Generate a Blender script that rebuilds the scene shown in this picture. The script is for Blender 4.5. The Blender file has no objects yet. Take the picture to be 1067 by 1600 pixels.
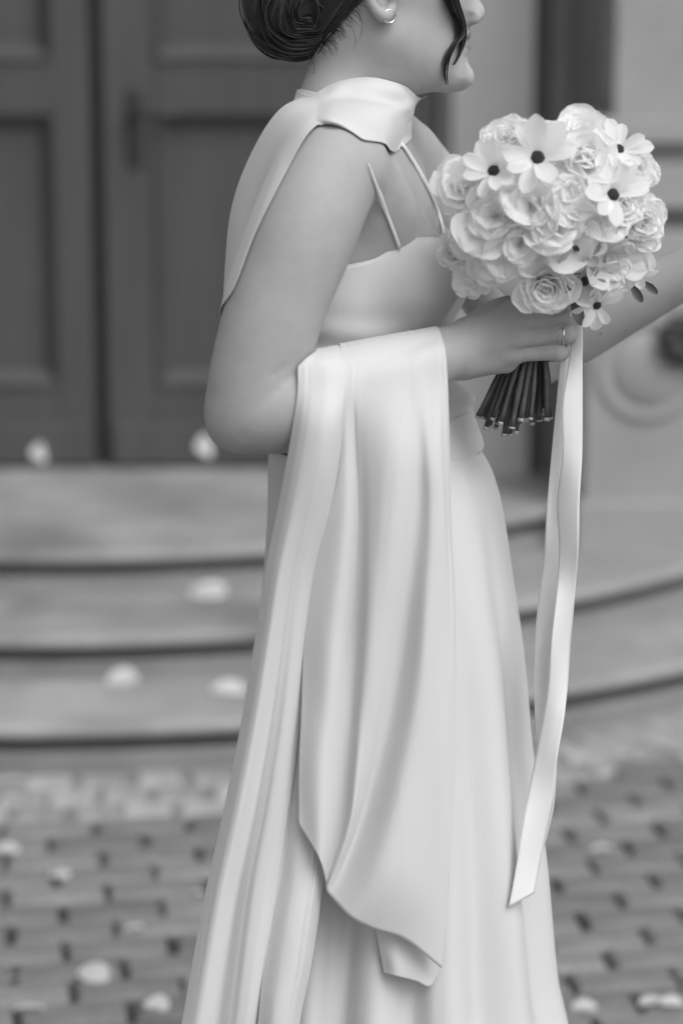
import bpy, math, random
import numpy as np
from mathutils import Vector, Matrix

random.seed(7)
rng = np.random.default_rng(11)
SC = bpy.context.scene
COL = SC.collection
R = math.radians

# ------------------------------------------------------------------ camera
CAM_H, PITCH, FPX = 1.62, R(12.0), 4000.0          # lens given in photo pixels (1600 high)
cam_d = bpy.data.cameras.new('camera')
cam = bpy.data.objects.new('camera', cam_d); COL.objects.link(cam)
cam.location = (0, 0, CAM_H); cam.rotation_euler = (math.pi / 2 - PITCH, 0, 0)
cam_d.sensor_fit = 'VERTICAL'; cam_d.sensor_height = 36.0; cam_d.sensor_width = 24.0
cam_d.lens = 36.0 * FPX / 1600.0
cam_d.clip_start = 0.05; cam_d.clip_end = 600
cam_d.dof.use_dof = True; cam_d.dof.focus_distance = 2.68; cam_d.dof.aperture_fstop = 2.7
cam_d.dof.aperture_blades = 0
SC.camera = cam

# ------------------------------------------------------------------ sky and sun (overcast, black-and-white film)
SUN_EL, SUN_AZ = R(50), R(140)      # azimuth clockwise from +Y: high, a little to the photographer's right
w = bpy.data.worlds.new('World'); SC.world = w; w.use_nodes = True
nt = w.node_tree; nt.nodes.clear()
sky = nt.nodes.new('ShaderNodeTexSky'); sky.sky_type = 'NISHITA'; sky.sun_disc = False
sky.sun_elevation = SUN_EL; sky.sun_rotation = SUN_AZ; sky.air_density = 1.0; sky.dust_density = 4.0
bw = nt.nodes.new('ShaderNodeRGBToBW'); bg = nt.nodes.new('ShaderNodeBackground'); wo = nt.nodes.new('ShaderNodeOutputWorld')
nt.links.new(sky.outputs[0], bw.inputs[0]); nt.links.new(bw.outputs[0], bg.inputs[0]); nt.links.new(bg.outputs[0], wo.inputs[0])
bg.inputs[1].default_value = 0.14
sl = bpy.data.lights.new('sun', 'SUN'); sl.energy = 1.0; sl.angle = R(50); sl.color = (1, 1, 1)
so = bpy.data.objects.new('sun', sl); COL.objects.link(so)
sd = Vector((math.sin(SUN_AZ) * math.cos(SUN_EL), math.cos(SUN_AZ) * math.cos(SUN_EL), math.sin(SUN_EL)))
so.rotation_euler = sd.to_track_quat('Z', 'Y').to_euler(); so.location = (0, 0, 12)
SC.view_settings.view_transform = 'Standard'; SC.view_settings.look = 'None'
SC.view_settings.gamma = 1.0; SC.view_settings.exposure = 0.34
SC.cycles.max_bounces = 16; SC.cycles.diffuse_bounces = 8; SC.cycles.transmission_bounces = 8

# ------------------------------------------------------------------ helpers
_cp, _sp = math.cos(PITCH), math.sin(PITCH)
def P(px, py, Y):
    """photo pixel -> the point of that sight line which stands Y metres in front of the camera"""
    xc = (px - 533.5) / FPX; yc = (800 - py) / FPX
    t = Y / (_cp + yc * _sp)
    return np.array((t * xc, Y, CAM_H + t * (-_sp + yc * _cp)))
Y0 = 2.75                                            # the bride's own middle plane
def B(px, py, d=0.0): return P(px, py, Y0 + d)
def G(px, py, z=0.0):
    xc = (px - 533.5) / FPX; yc = (800 - py) / FPX
    t = (z - CAM_H) / (-_sp + yc * _cp)
    return np.array((t * xc, t * (_cp + yc * _sp), z))

def mesh_np(name, V, F, smooth=True):
    V = np.asarray(V, np.float32).reshape(-1, 3)
    me = bpy.data.meshes.new(name)
    if isinstance(F, np.ndarray) and F.ndim == 2:
        n, k = F.shape
        me.vertices.add(len(V)); me.vertices.foreach_set('co', V.ravel())
        me.loops.add(n * k); me.loops.foreach_set('vertex_index', F.astype(np.int32).ravel())
        me.polygons.add(n); me.polygons.foreach_set('loop_start', np.arange(0, n * k, k, dtype=np.int32))
        me.update(calc_edges=True); me.validate()
    else:
        me.from_pydata([tuple(map(float, v)) for v in V], [], [tuple(int(i) for i in f) for f in F])
        me.update()
    if smooth: me.polygons.foreach_set('use_smooth', np.ones(len(me.polygons), dtype=bool))
    return me
def obj(name, me, mat=None, parent=None):
    o = bpy.data.objects.new(name, me); COL.objects.link(o)
    if mat and not me.materials: me.materials.append(mat)
    if parent: o.parent = parent
    return o
def empty(name, loc=(0, 0, 0)):
    o = bpy.data.objects.new(name, None); COL.objects.link(o); o.location = loc; o.empty_display_size = .1
    return o
def tag(o, label=None, cat=None, group=None, kind=None):
    if label: o['label'] = label
    if cat: o['category'] = cat
    if group: o['group'] = group
    if kind: o['kind'] = kind
    return o
def attach(o, parent):
    """parent while keeping the world place (parents are only ever moved, never turned)"""
    o.parent = parent; o.location = Vector(o.location) - parent.matrix_basis.translation
    return o
class MB:
    def __init__(s): s.v = []; s.f = []
    def add(s, V, F):
        n = len(s.v); s.v += [tuple(map(float, p)) for p in V]; s.f += [tuple(i + n for i in q) for q in F]
        return s
    def box(s, x0, x1, y0, y1, z0, z1):
        return s.add([(x0, y0, z0), (x1, y0, z0), (x1, y1, z0), (x0, y1, z0), (x0, y0, z1), (x1, y0, z1), (x1, y1, z1), (x0, y1, z1)],
                     [(0, 3, 2, 1), (4, 5, 6, 7), (0, 1, 5, 4), (1, 2, 6, 5), (2, 3, 7, 6), (3, 0, 4, 7)])
    def bevbox(s, x0, x1, y0, y1, z0, z1, b):
        """box with chamfered top edges"""
        return s.add([(x0, y0, z0), (x1, y0, z0), (x1, y1, z0), (x0, y1, z0),
                      (x0, y0, z1 - b), (x1, y0, z1 - b), (x1, y1, z1 - b), (x0, y1, z1 - b),
                      (x0 + b, y0 + b, z1), (x1 - b, y0 + b, z1), (x1 - b, y1 - b, z1), (x0 + b, y1 - b, z1)],
                     [(0, 3, 2, 1), (0, 1, 5, 4), (1, 2, 6, 5), (2, 3, 7, 6), (3, 0, 4, 7),
                      (4, 5, 9, 8), (5, 6, 10, 9), (6, 7, 11, 10), (7, 4, 8, 11), (8, 9, 10, 11)])
    def build(s, name, mat, parent=None, smooth=False):
        o = obj(name, mesh_np(name, s.v, s.f, smooth), mat)
        if parent: attach(o, parent)
        return o
def bevel(o, wdt=.004, seg=2):
    m = o.modifiers.new('bevel', 'BEVEL'); m.width = wdt; m.segments = seg; m.limit_method = 'ANGLE'; m.angle_limit = R(40)
    return o

def catmull(P_, n):
    """resample control points to n points along an arc-length-ish Catmull-Rom spline"""
    P_ = np.asarray(P_, float)
    if len(P_) == 2:
        t = np.linspace(0, 1, n)[:, None]; return P_[0] * (1 - t) + P_[1] * t
    dl = np.linalg.norm(np.diff(P_, axis=0), axis=1) ** .5
    k = np.concatenate([[0], np.cumsum(np.maximum(dl, 1e-9))])
    m = np.zeros_like(P_)
    m[1:-1] = (P_[2:] - P_[:-2]) / (k[2:] - k[:-2])[:, None]
    d = np.diff(P_, axis=0) / np.diff(k)[:, None]
    m[1:-1] = (d[:-1] * np.diff(k)[1:, None] + d[1:] * np.diff(k)[:-1, None]) / (k[2:] - k[:-2])[:, None]
    m[0] = 1.5 * d[0] - .5 * m[1]; m[-1] = 1.5 * d[-1] - .5 * m[-2]
    # sample evenly by true length
    t = np.linspace(0, k[-1], max(80, n * 4))
    def ev(t):
        i = np.clip(np.searchsorted(k, t, side='right') - 1, 0, len(k) - 2)
        h = (k[i + 1] - k[i]); s = ((t - k[i]) / h)[:, None]; h = h[:, None]
        return ((2 * s**3 - 3 * s**2 + 1) * P_[i] + (s**3 - 2 * s**2 + s) * h * m[i] + (-2 * s**3 + 3 * s**2) * P_[i + 1] + (s**3 - s**2) * h * m[i + 1])
    q = ev(t); L = np.concatenate([[0], np.cumsum(np.linalg.norm(np.diff(q, axis=0), axis=1))])
    return ev(np.interp(np.linspace(0, L[-1], n), L, t))
def pch(xs, ys, x):
    """monotone cubic interpolation"""
    xs = np.asarray(xs, float); ys = np.asarray(ys, float); x = np.clip(x, xs[0], xs[-1])
    h = np.diff(xs); d = np.diff(ys) / h; m = np.zeros(len(xs))
    for i in range(1, len(xs) - 1):
        if d[i - 1] * d[i] > 0:
            w1, w2 = 2 * h[i] + h[i - 1], h[i] + 2 * h[i - 1]; m[i] = (w1 + w2) / (w1 / d[i - 1] + w2 / d[i])
    m[0], m[-1] = d[0], d[-1]
    i = np.clip(np.searchsorted(xs, x, side='right') - 1, 0, len(xs) - 2)
    s = (x - xs[i]) / h[i]
    return ((2 * s**3 - 3 * s**2 + 1) * ys[i] + (s**3 - 2 * s**2 + s) * h[i] * m[i] + (-2 * s**3 + 3 * s**2) * ys[i + 1] + (s**3 - s**2) * h[i] * m[i + 1])
def grid_faces(nu, nv, closed=False):
    """rows u (nu of them), columns v"""
    i, j = np.meshgrid(np.arange(nu if closed else nu - 1), np.arange(nv - 1), indexing='ij')
    i2 = (i + 1) % nu
    return np.stack([i * nv + j, i2 * nv + j, i2 * nv + j + 1, i * nv + j + 1], -1).reshape(-1, 4)
def sheet(curves, nu, nv, closed=False, ripple=None):
    """cloth through fold curves that run down it: each a list of (px,py,d)"""
    C = np.array([catmull([B(*p) for p in c], nv) for c in curves])        # k, nv, 3
    if closed: C = np.concatenate([C[-2:], C, C[:3]])
    out = np.zeros((nu, nv, 3))
    for j in range(nv):
        if closed:
            k = len(curves); q = catmull_u(C[:, j], 2, k, nu)
        else: q = catmull_u(C[:, j], 0, len(curves) - 1, nu)
        out[:, j] = q
    return out
def catmull_u(Pp, i0, k, nu):
    """uniform-parameter Catmull-Rom (so that every fold curve keeps its own u)"""
    n = len(Pp); t = np.linspace(i0, i0 + k, nu, endpoint=(i0 == 0))
    i = np.clip(np.floor(t).astype(int), 0, n - 2); s = (t - i)[:, None]
    g = lambda a: Pp[np.clip(a, 0, n - 1)]
    p0, p1, p2, p3 = g(i - 1), g(i), g(i + 1), g(i + 2)
    p0 = np.where((i == 0)[:, None], 2 * p1 - p2, p0); p3 = np.where((i + 2 > n - 1)[:, None], 2 * p2 - p1, p3)
    T = .5
    return p1 + s * T * (p2 - p0) + s**2 * (2 * T * p0 + (T - 3) * p1 + (3 - 2 * T) * p2 - T * p3) + s**3 * (-T * p0 + (2 - T) * p1 + (T - 2) * p2 + T * p3)
def cloth_obj(name, Gd, mat, parent, closed=False, thick=.0012):
    nu, nv = Gd.shape[:2]
    o = obj(name, mesh_np(name, Gd.reshape(-1, 3), grid_faces(nu, nv, closed)), mat)
    attach(o, parent)
    m = o.modifiers.new('solid', 'SOLIDIFY'); m.thickness = thick; m.offset = 0
    return o
def tube(mb, pts, r, sides=6, cap=True):
    pts = np.asarray(pts, float); n = len(pts)
    r = np.full(n, r) if np.isscalar(r) else np.asarray(r, float)
    T = np.gradient(pts, axis=0); T /= np.linalg.norm(T, axis=1)[:, None] + 1e-12
    a = np.array((0, 0, 1.)) if abs(T[0, 2]) < .9 else np.array((0, 1., 0))
    N = np.cross(T[0], a); N /= np.linalg.norm(N); V = []
    for i in range(n):
        N = N - T[i] * N.dot(T[i]); N /= np.linalg.norm(N) + 1e-12; Bn = np.cross(T[i], N)
        for k in range(sides):
            an = 2 * math.pi * k / sides; V.append(pts[i] + r[i] * (math.cos(an) * N + math.sin(an) * Bn))
    F = [(i * sides + k, i * sides + (k + 1) % sides, (i + 1) * sides + (k + 1) % sides, (i + 1) * sides + k) for i in range(n - 1) for k in range(sides)]
    if cap: F += [tuple(range(sides - 1, -1, -1)), tuple((n - 1) * sides + k for k in range(sides))]
    a_ = len(mb.v); mb.add(V, F)
    if not hasattr(mb, 'runs'): mb.runs = []
    mb.runs.append((a_, len(mb.v)))

# ------------------------------------------------------------------ materials
def mat(name, base, rough=.6, var=0., scale=8., bump=0., bscale=60., spec=.5, sheen=0., sss=0., streak=None, trans=0., wear=None, metallic=0., stain=None, moles=False):
    m = bpy.data.materials.new(name); m.use_nodes = True
    N, L = m.node_tree.nodes, m.node_tree.links
    b = N['Principled BSDF']; b.inputs['Roughness'].default_value = rough
    b.inputs['Base Color'].default_value = (base, base, base, 1); b.inputs['Specular IOR Level'].default_value = spec
    b.inputs['Metallic'].default_value = metallic
    if sheen: b.inputs['Sheen Weight'].default_value = sheen; b.inputs['Sheen Roughness'].default_value = .4
    if sss:
        b.inputs['Subsurface Weight'].default_value = sss; b.inputs['Subsurface Radius'].default_value = (.5, .5, .5)
        b.inputs['Subsurface Scale'].default_value = .006
    if trans:                                            # thin petals and cloth let some light through
        tl = N.new('ShaderNodeBsdfTranslucent'); tl.inputs[0].default_value = (base, base, base, 1); mx = N.new('ShaderNodeMixShader'); mx.inputs[0].default_value = trans
        L.new(b.outputs[0], mx.inputs[1]); L.new(tl.outputs[0], mx.inputs[2]); L.new(mx.outputs[0], N['Material Output'].inputs[0])
    tc = N.new('ShaderNodeTexCoord')
    co = tc.outputs['Object']
    if streak:
        mp = N.new('ShaderNodeMapping'); mp.inputs['Scale'].default_value = streak; L.new(co, mp.inputs[0]); co = mp.outputs[0]
    if var:
        n = N.new('ShaderNodeTexNoise'); n.inputs['Scale'].default_value = scale; n.inputs['Detail'].default_value = 6; n.inputs['Roughness'].default_value = .62
        L.new(co, n.inputs['Vector'])
        r = N.new('ShaderNodeMapRange'); r.inputs['From Min'].default_value = .3; r.inputs['From Max'].default_value = .7
        r.inputs['To Min'].default_value = base * (1 - var); r.inputs['To Max'].default_value = base * (1 + var)
        L.new(n.outputs[0], r.inputs[0]); src = r.outputs[0]
        if wear:
            oi = N.new('ShaderNodeObjectInfo'); mr = N.new('ShaderNodeMapRange')
            mr.inputs['To Min'].default_value = 1 - wear; mr.inputs['To Max'].default_value = 1 + wear
            L.new(oi.outputs['Random'], mr.inputs[0])
            mu = N.new('ShaderNodeMath'); mu.operation = 'MULTIPLY'; L.new(src, mu.inputs[0]); L.new(mr.outputs[0], mu.inputs[1]); src = mu.outputs[0]
        if stain:
            n3 = N.new('ShaderNodeTexNoise'); n3.inputs['Scale'].default_value = stain[0]; n3.inputs['Detail'].default_value = 3; L.new(tc.outputs['Object'], n3.inputs['Vector'])
            r3 = N.new('ShaderNodeMapRange'); r3.inputs['From Min'].default_value = .52; r3.inputs['From Max'].default_value = .68
            r3.inputs['To Min'].default_value = 1; r3.inputs['To Max'].default_value = 1 - stain[1]
            L.new(n3.outputs[0], r3.inputs[0]); mu = N.new('ShaderNodeMath'); mu.operation = 'MULTIPLY'
            L.new(src, mu.inputs[0]); L.new(r3.outputs[0], mu.inputs[1]); src = mu.outputs[0]
        if moles:                                        # a few small moles and freckles
            vo = N.new('ShaderNodeTexVoronoi'); vo.inputs['Scale'].default_value = 34; L.new(tc.outputs['Object'], vo.inputs['Vector'])
            sp = N.new('ShaderNodeSeparateColor'); L.new(vo.outputs['Color'], sp.inputs[0])
            rd = N.new('ShaderNodeMapRange'); rd.inputs['From Min'].default_value = .80; rd.inputs['From Max'].default_value = 1.; rd.inputs['To Min'].default_value = 0.; rd.inputs['To Max'].default_value = .07; L.new(sp.outputs[0], rd.inputs[0])
            ms = N.new('ShaderNodeMath'); ms.operation = 'SUBTRACT'; L.new(vo.outputs['Distance'], ms.inputs[0]); L.new(rd.outputs[0], ms.inputs[1])
            mk = N.new('ShaderNodeMapRange'); mk.inputs['From Min'].default_value = -.02; mk.inputs['From Max'].default_value = .02; mk.inputs['To Min'].default_value = .55; mk.inputs['To Max'].default_value = 1.; L.new(ms.outputs[0], mk.inputs[0])
            mu = N.new('ShaderNodeMath'); mu.operation = 'MULTIPLY'; L.new(src, mu.inputs[0]); L.new(mk.outputs[0], mu.inputs[1]); src = mu.outputs[0]
        L.new(src, b.inputs['Base Color'])
    if bump:
        n2 = N.new('ShaderNodeTexNoise'); n2.inputs['Scale'].default_value = bscale; n2.inputs['Detail'].default_value = 4
        L.new(co, n2.inputs['Vector']); bp = N.new('ShaderNodeBump'); bp.inputs['Strength'].default_value = bump; bp.inputs['Distance'].default_value = .01
        L.new(n2.outputs[0], bp.inputs['Height']); L.new(bp.outputs[0], b.inputs['Normal'])
    return m
M = {}
M['skin'] = mat('skin', .365, .56, .09, 22, .03, 420, .25, sss=.05, moles=True)
M['lip'] = mat('lip', .2, .35)
M['hair'] = mat('hair', .012, .4, .4, 30, 0, spec=.5)
M['hair_strand'] = mat('hair_strand', .014, .42, .4, 30, 0, spec=.35)
M['hair_light'] = mat('hair_light', .04, .4, .4, 30, 0, spec=.5)  # paler hair; highlights on the strands are put into this colour
M['dress'] = mat('dress', .62, .55, .012, 5, .02, 9, .3, sheen=.15, trans=.06, streak=(14, 14, 1.4))
M['chiffon'] = mat('chiffon', .68, .75, .012, 6, .03, 9, .15, sheen=.25, trans=.16, streak=(16, 16, 1.6))
M['satin'] = mat('satin', .72, .33, .01, 6, .008, 300, .5)
M['petal'] = mat('petal', .95, .85, .01, 40, .01, 240, .06, trans=.55)
M['petal_warm'] = mat('petal_warm', .88, .8, .05, 40, .02, 240, .12, trans=.45)
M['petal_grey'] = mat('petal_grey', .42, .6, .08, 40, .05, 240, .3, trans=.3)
M['disc'] = mat('flower_disc', .035, .7, .4, 300, .6, 500)
M['disc_pale'] = mat('flower_disc_pale', .5, .7, .3, 300, .6, 500)
M['stem'] = mat('stem', .07, .45, .35, 60, .1, 200)
M['stem_cut'] = mat('stem_cut', .38, .5, .3, 200)
M['leaf'] = mat('leaf', .06, .5, .3, 40, .1, 150)
M['gold'] = mat('gold', .62, .16, metallic=1.0)
M['door'] = mat('door_paint', .07, .42, .14, 3, .05, 40, .5, streak=(6, 6, .7))
M['iron'] = mat('iron', .03, .38, .3, 30, .1, 80)
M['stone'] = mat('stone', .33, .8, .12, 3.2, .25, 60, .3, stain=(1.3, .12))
M['plaster'] = mat('plaster', .42, .85, .1, 3, .2, 70, .2)  # jamb stone made lighter; offsets its shade in the colour
M['stone_dark'] = mat('stone_dark', .17, .8, .15, 3.2, .25, 60, .3)  # darker copy of the stone; shade of recessed mouldings put into colour
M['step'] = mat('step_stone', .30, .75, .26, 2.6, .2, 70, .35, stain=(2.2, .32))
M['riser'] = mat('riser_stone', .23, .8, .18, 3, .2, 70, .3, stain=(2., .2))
M['brick'] = mat('paving_brick', .205, .75, .24, 14, .35, 90, .35, wear=.26)
M['sett'] = mat('sett', .32, .75, .2, 12, .35, 60, .35, wear=.18)
M['joint'] = mat('joint_sand', .07, .95, .3, 30, .4, 120, .1)
M['ground'] = mat('ground', .15, .9, .25, .8, .3, 30, .2)

# ------------------------------------------------------------------ ground and paving
o = MB().add([(-220, -220, -.05), (220, -220, -.05), (220, 260, -.05), (-220, 260, -.05)], [(0, 1, 2, 3)]).build('ground', M['ground']); tag(o, kind='structure')
STC = (-.70, 7.48)                                   # centre of the round steps
pave = MB().add([(-5, -1.5, -.014), (5, -1.5, -.014), (5, 6.74, -.014), (-5, 6.74, -.014)], [(0, 1, 2, 3)]).build('pavement', M['joint'])
tag(pave, kind='structure')
BL, BWD, JT = .1785, .0905, .011
ang = R(9.0); ca, sa = math.cos(ang), math.sin(ang)
def brick_mesh(seed):
    r = random.Random(seed); j = lambda: r.uniform(-.003, .003)
    hx, hy, b = (BL - JT) / 2, (BWD - JT * .9) / 2, .008
    V = []
    for z, k in ((-.04, 0), (-.007, 0), (0, b)):
        for sx, sy in ((-1, -1), (1, -1), (1, 1), (-1, 1)): V.append((sx * (hx - k) + j(), sy * (hy - k) + j(), z + (j() * .5 if z > -.02 else 0)))
    F = [(a, a + 1 if a % 4 < 3 else a - 3, (a + 1 if a % 4 < 3 else a - 3) + 4, a + 4) for a in range(8)] + [(8, 9, 10, 11)]
    me = mesh_np('brick', V, F, False); me.materials.append(M['brick']); return me
bms = [brick_mesh(s) for s in range(8)]
rest = MB(); cand = []
for row in range(-40, 90):
    for k in range(-34, 34):
        u = (k + .5 * (row % 2)) * BL + random.uniform(-.003, .003); v = row * BWD
        x = u * ca - v * sa - .1; y = u * sa + v * ca + 1.2
        if not (-4.9 < x < 4.9 and -1.3 < y < 6.6): continue
        if math.hypot(x - STC[0], y - STC[1]) < 2.44 + .31: continue
        cand.append((x, y))
cand.sort(key=lambda p: (0 if (abs(p[0] - .05) < .62 + .1 * (p[1] - 3.4) / 1.4 + .12 and 3.55 < p[1] < 5.3) else 1, abs(p[0]) + .3 * abs(p[1] - 4.2)))
for i, (x, y) in enumerate(cand):
    me = bms[random.randrange(8)]; a = ang + random.gauss(0, .008); z = random.gauss(0, .0016)
    if i < 290:
        o = bpy.data.objects.new('brick', me); COL.objects.link(o); o.parent = pave
        o.location = (x, y, z); o.rotation_euler = (random.gauss(0, .006), random.gauss(0, .006), a)
    else:
        c, s = math.cos(a), math.sin(a)
        rest.add([(v.co.x * c - v.co.y * s + x, v.co.x * s + v.co.y * c + y, v.co.z + z) for v in me.vertices], [tuple(p.vertices) for p in me.polygons])
tag(rest.build('paving_bricks', M['brick'], pave), kind='stuff')
# border of granite setts round the foot of the steps
bed = MB(); n = 60
ringV = []
for i in range(n + 1):
    t = R(180 + 15) + R(150) * i / n
    for rr in (2.40, 2.75): ringV.append((STC[0] + rr * math.cos(t), STC[1] + rr * math.sin(t), -.010))
bedo = MB().add(ringV, [(2 * i, 2 * i + 1, 2 * i + 3, 2 * i + 2) for i in range(n)]).build('sett_border', M['riser']); tag(bedo, kind='structure')
for ri, r0 in enumerate((2.452, 2.548, 2.645)):
    nS = int(R(138) * r0 / .105)
    for i in range(nS):
        t = R(180 + 21) + R(138) * (i + .5 * (ri % 2) + random.uniform(-.08, .08)) / nS
        lt = .0505 + random.uniform(-.004, .001); lr = .0465; x = STC[0] + (r0 + .046) * math.cos(t); y = STC[1] + (r0 + .046) * math.sin(t)
        V = []
        for z, k in ((-.05, 0), (-.008, 0), (random.uniform(.0, .006), .010)):
            for sx, sy in ((-1, -1), (1, -1), (1, 1), (-1, 1)):
                V.append((sx * (lr - k) + random.uniform(-.003, .003), sy * (lt - k) + random.uniform(-.003, .003), z))
        F = [(a, a + 1 if a % 4 < 3 else a - 3, (a + 1 if a % 4 < 3 else a - 3) + 4, a + 4) for a in range(8)] + [(8, 9, 10, 11)]
        o = obj('sett', mesh_np('sett', V, F, False), M['sett'], bedo); o.location = (x, y, 0); o.rotation_euler = (0, 0, t)

# ------------------------------------------------------------------ building: steps, door, pedestals
bld = empty('building', (-.65, 6.9, 0))
tag(bld, 'grey stone building front with double door and rounded steps', 'building')
DY = 6.72; LZ = .30
def ring_part(name, prof, m):
    nA = 96; V = []; F = []; k_ = len(prof)
    for i in range(nA + 1):
        t = math.pi + math.pi * i / nA
        for (r, z) in prof: V.append((STC[0] + r * math.cos(t), min(STC[1] + r * math.sin(t), DY + .6), z))
    for i in range(nA):
        for k in range(k_ - 1): F.append((i * k_ + k, i * k_ + k + 1, (i + 1) * k_ + k + 1, (i + 1) * k_ + k))
    return MB().add(V, F).build(name, m, bld)
for (r1, z0, z1, inner) in ((2.44, -.02, .10, 1.9), (2.10, .09, .20, 1.5), (1.72, .19, .30, .3)):
    # tread slab with a rounded nosing, a deep shadow groove under it, then the riser
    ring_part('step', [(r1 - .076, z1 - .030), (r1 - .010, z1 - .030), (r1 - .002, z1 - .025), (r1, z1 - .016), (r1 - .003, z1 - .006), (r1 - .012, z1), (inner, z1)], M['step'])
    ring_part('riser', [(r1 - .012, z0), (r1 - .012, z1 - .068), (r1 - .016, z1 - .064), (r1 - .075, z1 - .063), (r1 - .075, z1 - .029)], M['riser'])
XC = -.636                                           # meeting line of the two leaves
LW = .886                                            # leaf width
# wall with a door opening
XL, XR = XC - LW - .01, XC + LW + .012
wall = MB()
def wbox(*a): return MB().box(*a).build('wall', M['stone'], bld)
# right of the door: jamb strips stepping forward
for s in (1, -1):
    def bx(name, a, b, y0, y1, z0, z1, m):
        x0, x1 = (XC + a, XC + b) if s > 0 else (XC - b, XC - a)
        o = MB().box(x0, x1, y0, y1, z0, z1).build(name, m, bld); bevel(o, .006); return o
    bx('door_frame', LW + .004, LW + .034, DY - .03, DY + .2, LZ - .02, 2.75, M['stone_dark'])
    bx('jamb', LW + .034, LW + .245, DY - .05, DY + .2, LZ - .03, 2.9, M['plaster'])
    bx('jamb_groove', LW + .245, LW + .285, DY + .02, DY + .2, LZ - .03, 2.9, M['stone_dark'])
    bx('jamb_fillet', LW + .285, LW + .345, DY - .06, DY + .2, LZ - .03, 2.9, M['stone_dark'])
    # pilaster on a pedestal
    a0 = 1.232
    bx('pilaster', a0 + .06, a0 + .70, 6.235, DY + .2, 1.265, 4.2, M['stone'])
    bx('pilaster_panel', a0 + .25, a0 + .52, 6.225, 6.26, 1.40, 4.0, M['stone'])
    bx('torus_moulding', a0 + .02, a0 + .74, 6.215, DY + .2, 1.205, 1.267, M['stone'])
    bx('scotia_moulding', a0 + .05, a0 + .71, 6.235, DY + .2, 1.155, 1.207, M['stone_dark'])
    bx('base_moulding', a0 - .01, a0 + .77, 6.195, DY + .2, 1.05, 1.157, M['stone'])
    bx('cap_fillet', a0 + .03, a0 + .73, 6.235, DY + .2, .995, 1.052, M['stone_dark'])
    bx('pedestal', a0, a0 + .76, 6.20, DY + .2, .0, .997, M['stone'])
    bx('plinth', a0 - .02, a0 + .78, 6.17, DY + .2, -.02, .33, M['stone'])
    # round medallion with a raised rim and a dark rosette
    cx = (XC + a0 + .155) if s > 0 else XC - a0 - .155
    V = []; F = []; nA = 48; prof = [(.0, .012), (.085, .012), (.092, .004), (.098, .0), (.104, .008), (.118, .012), (.130, .008), (.136, -.02)]
    for i in range(nA):
        t = 2 * math.pi * i / nA
        for (r, h) in prof: V.append((cx + r * math.cos(t), 6.20 - h, .66 + r * math.sin(t)))
    m = len(prof)
    for i in range(nA):
        for k in range(m - 1): F.append((i * m + k, i * m + k + 1, ((i + 1) % nA) * m + k + 1, ((i + 1) % nA) * m + k))
    MB().add(V, F).build('medallion', M['stone'], bld, True)
    mb = MB()                                        # carved rosette: petals round a boss
    rx = cx + (.085 if s > 0 else -.085); rz = .735
    for q in range(9):
        t = 2 * math.pi * q / 9
        pts = [np.array((rx + r * math.cos(t), 6.195 - h, rz + r * math.sin(t))) for r, h in ((.008, .01), (.03, .035), (.052, .03), (.066, .008))]
        tube(mb, catmull(pts, 7), [.008, .013, .018, .021, .02, .014, .005], 8)
    tube(mb, [np.array((rx, 6.2 - h, rz)) for h in (0, .02, .035, .045)], [.03, .028, .02, .006], 12)
    mb.build('rosette', M['iron'], bld, True)
for (x0, x1) in ((XC - 6, XC - LW - .345), (XC + LW + .345, XC + 6)):
    wbox(x0, x1, DY - .01, DY + .25, -.03, 7.5)
wbox(XC - LW - .345, XC + LW + .345, DY - .01, DY + .25, 2.9, 7.5)
o = MB().box(XC - LW - .034, XC + LW + .034, DY - .035, DY + .2, 2.75, 2.897).build('lintel', M['stone'], bld)
o = MB().box(XC - LW - .03, XC + LW + .03, DY - .02, DY + .15, LZ - .02, LZ + .012).build('threshold', M['step'], bld)
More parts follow.
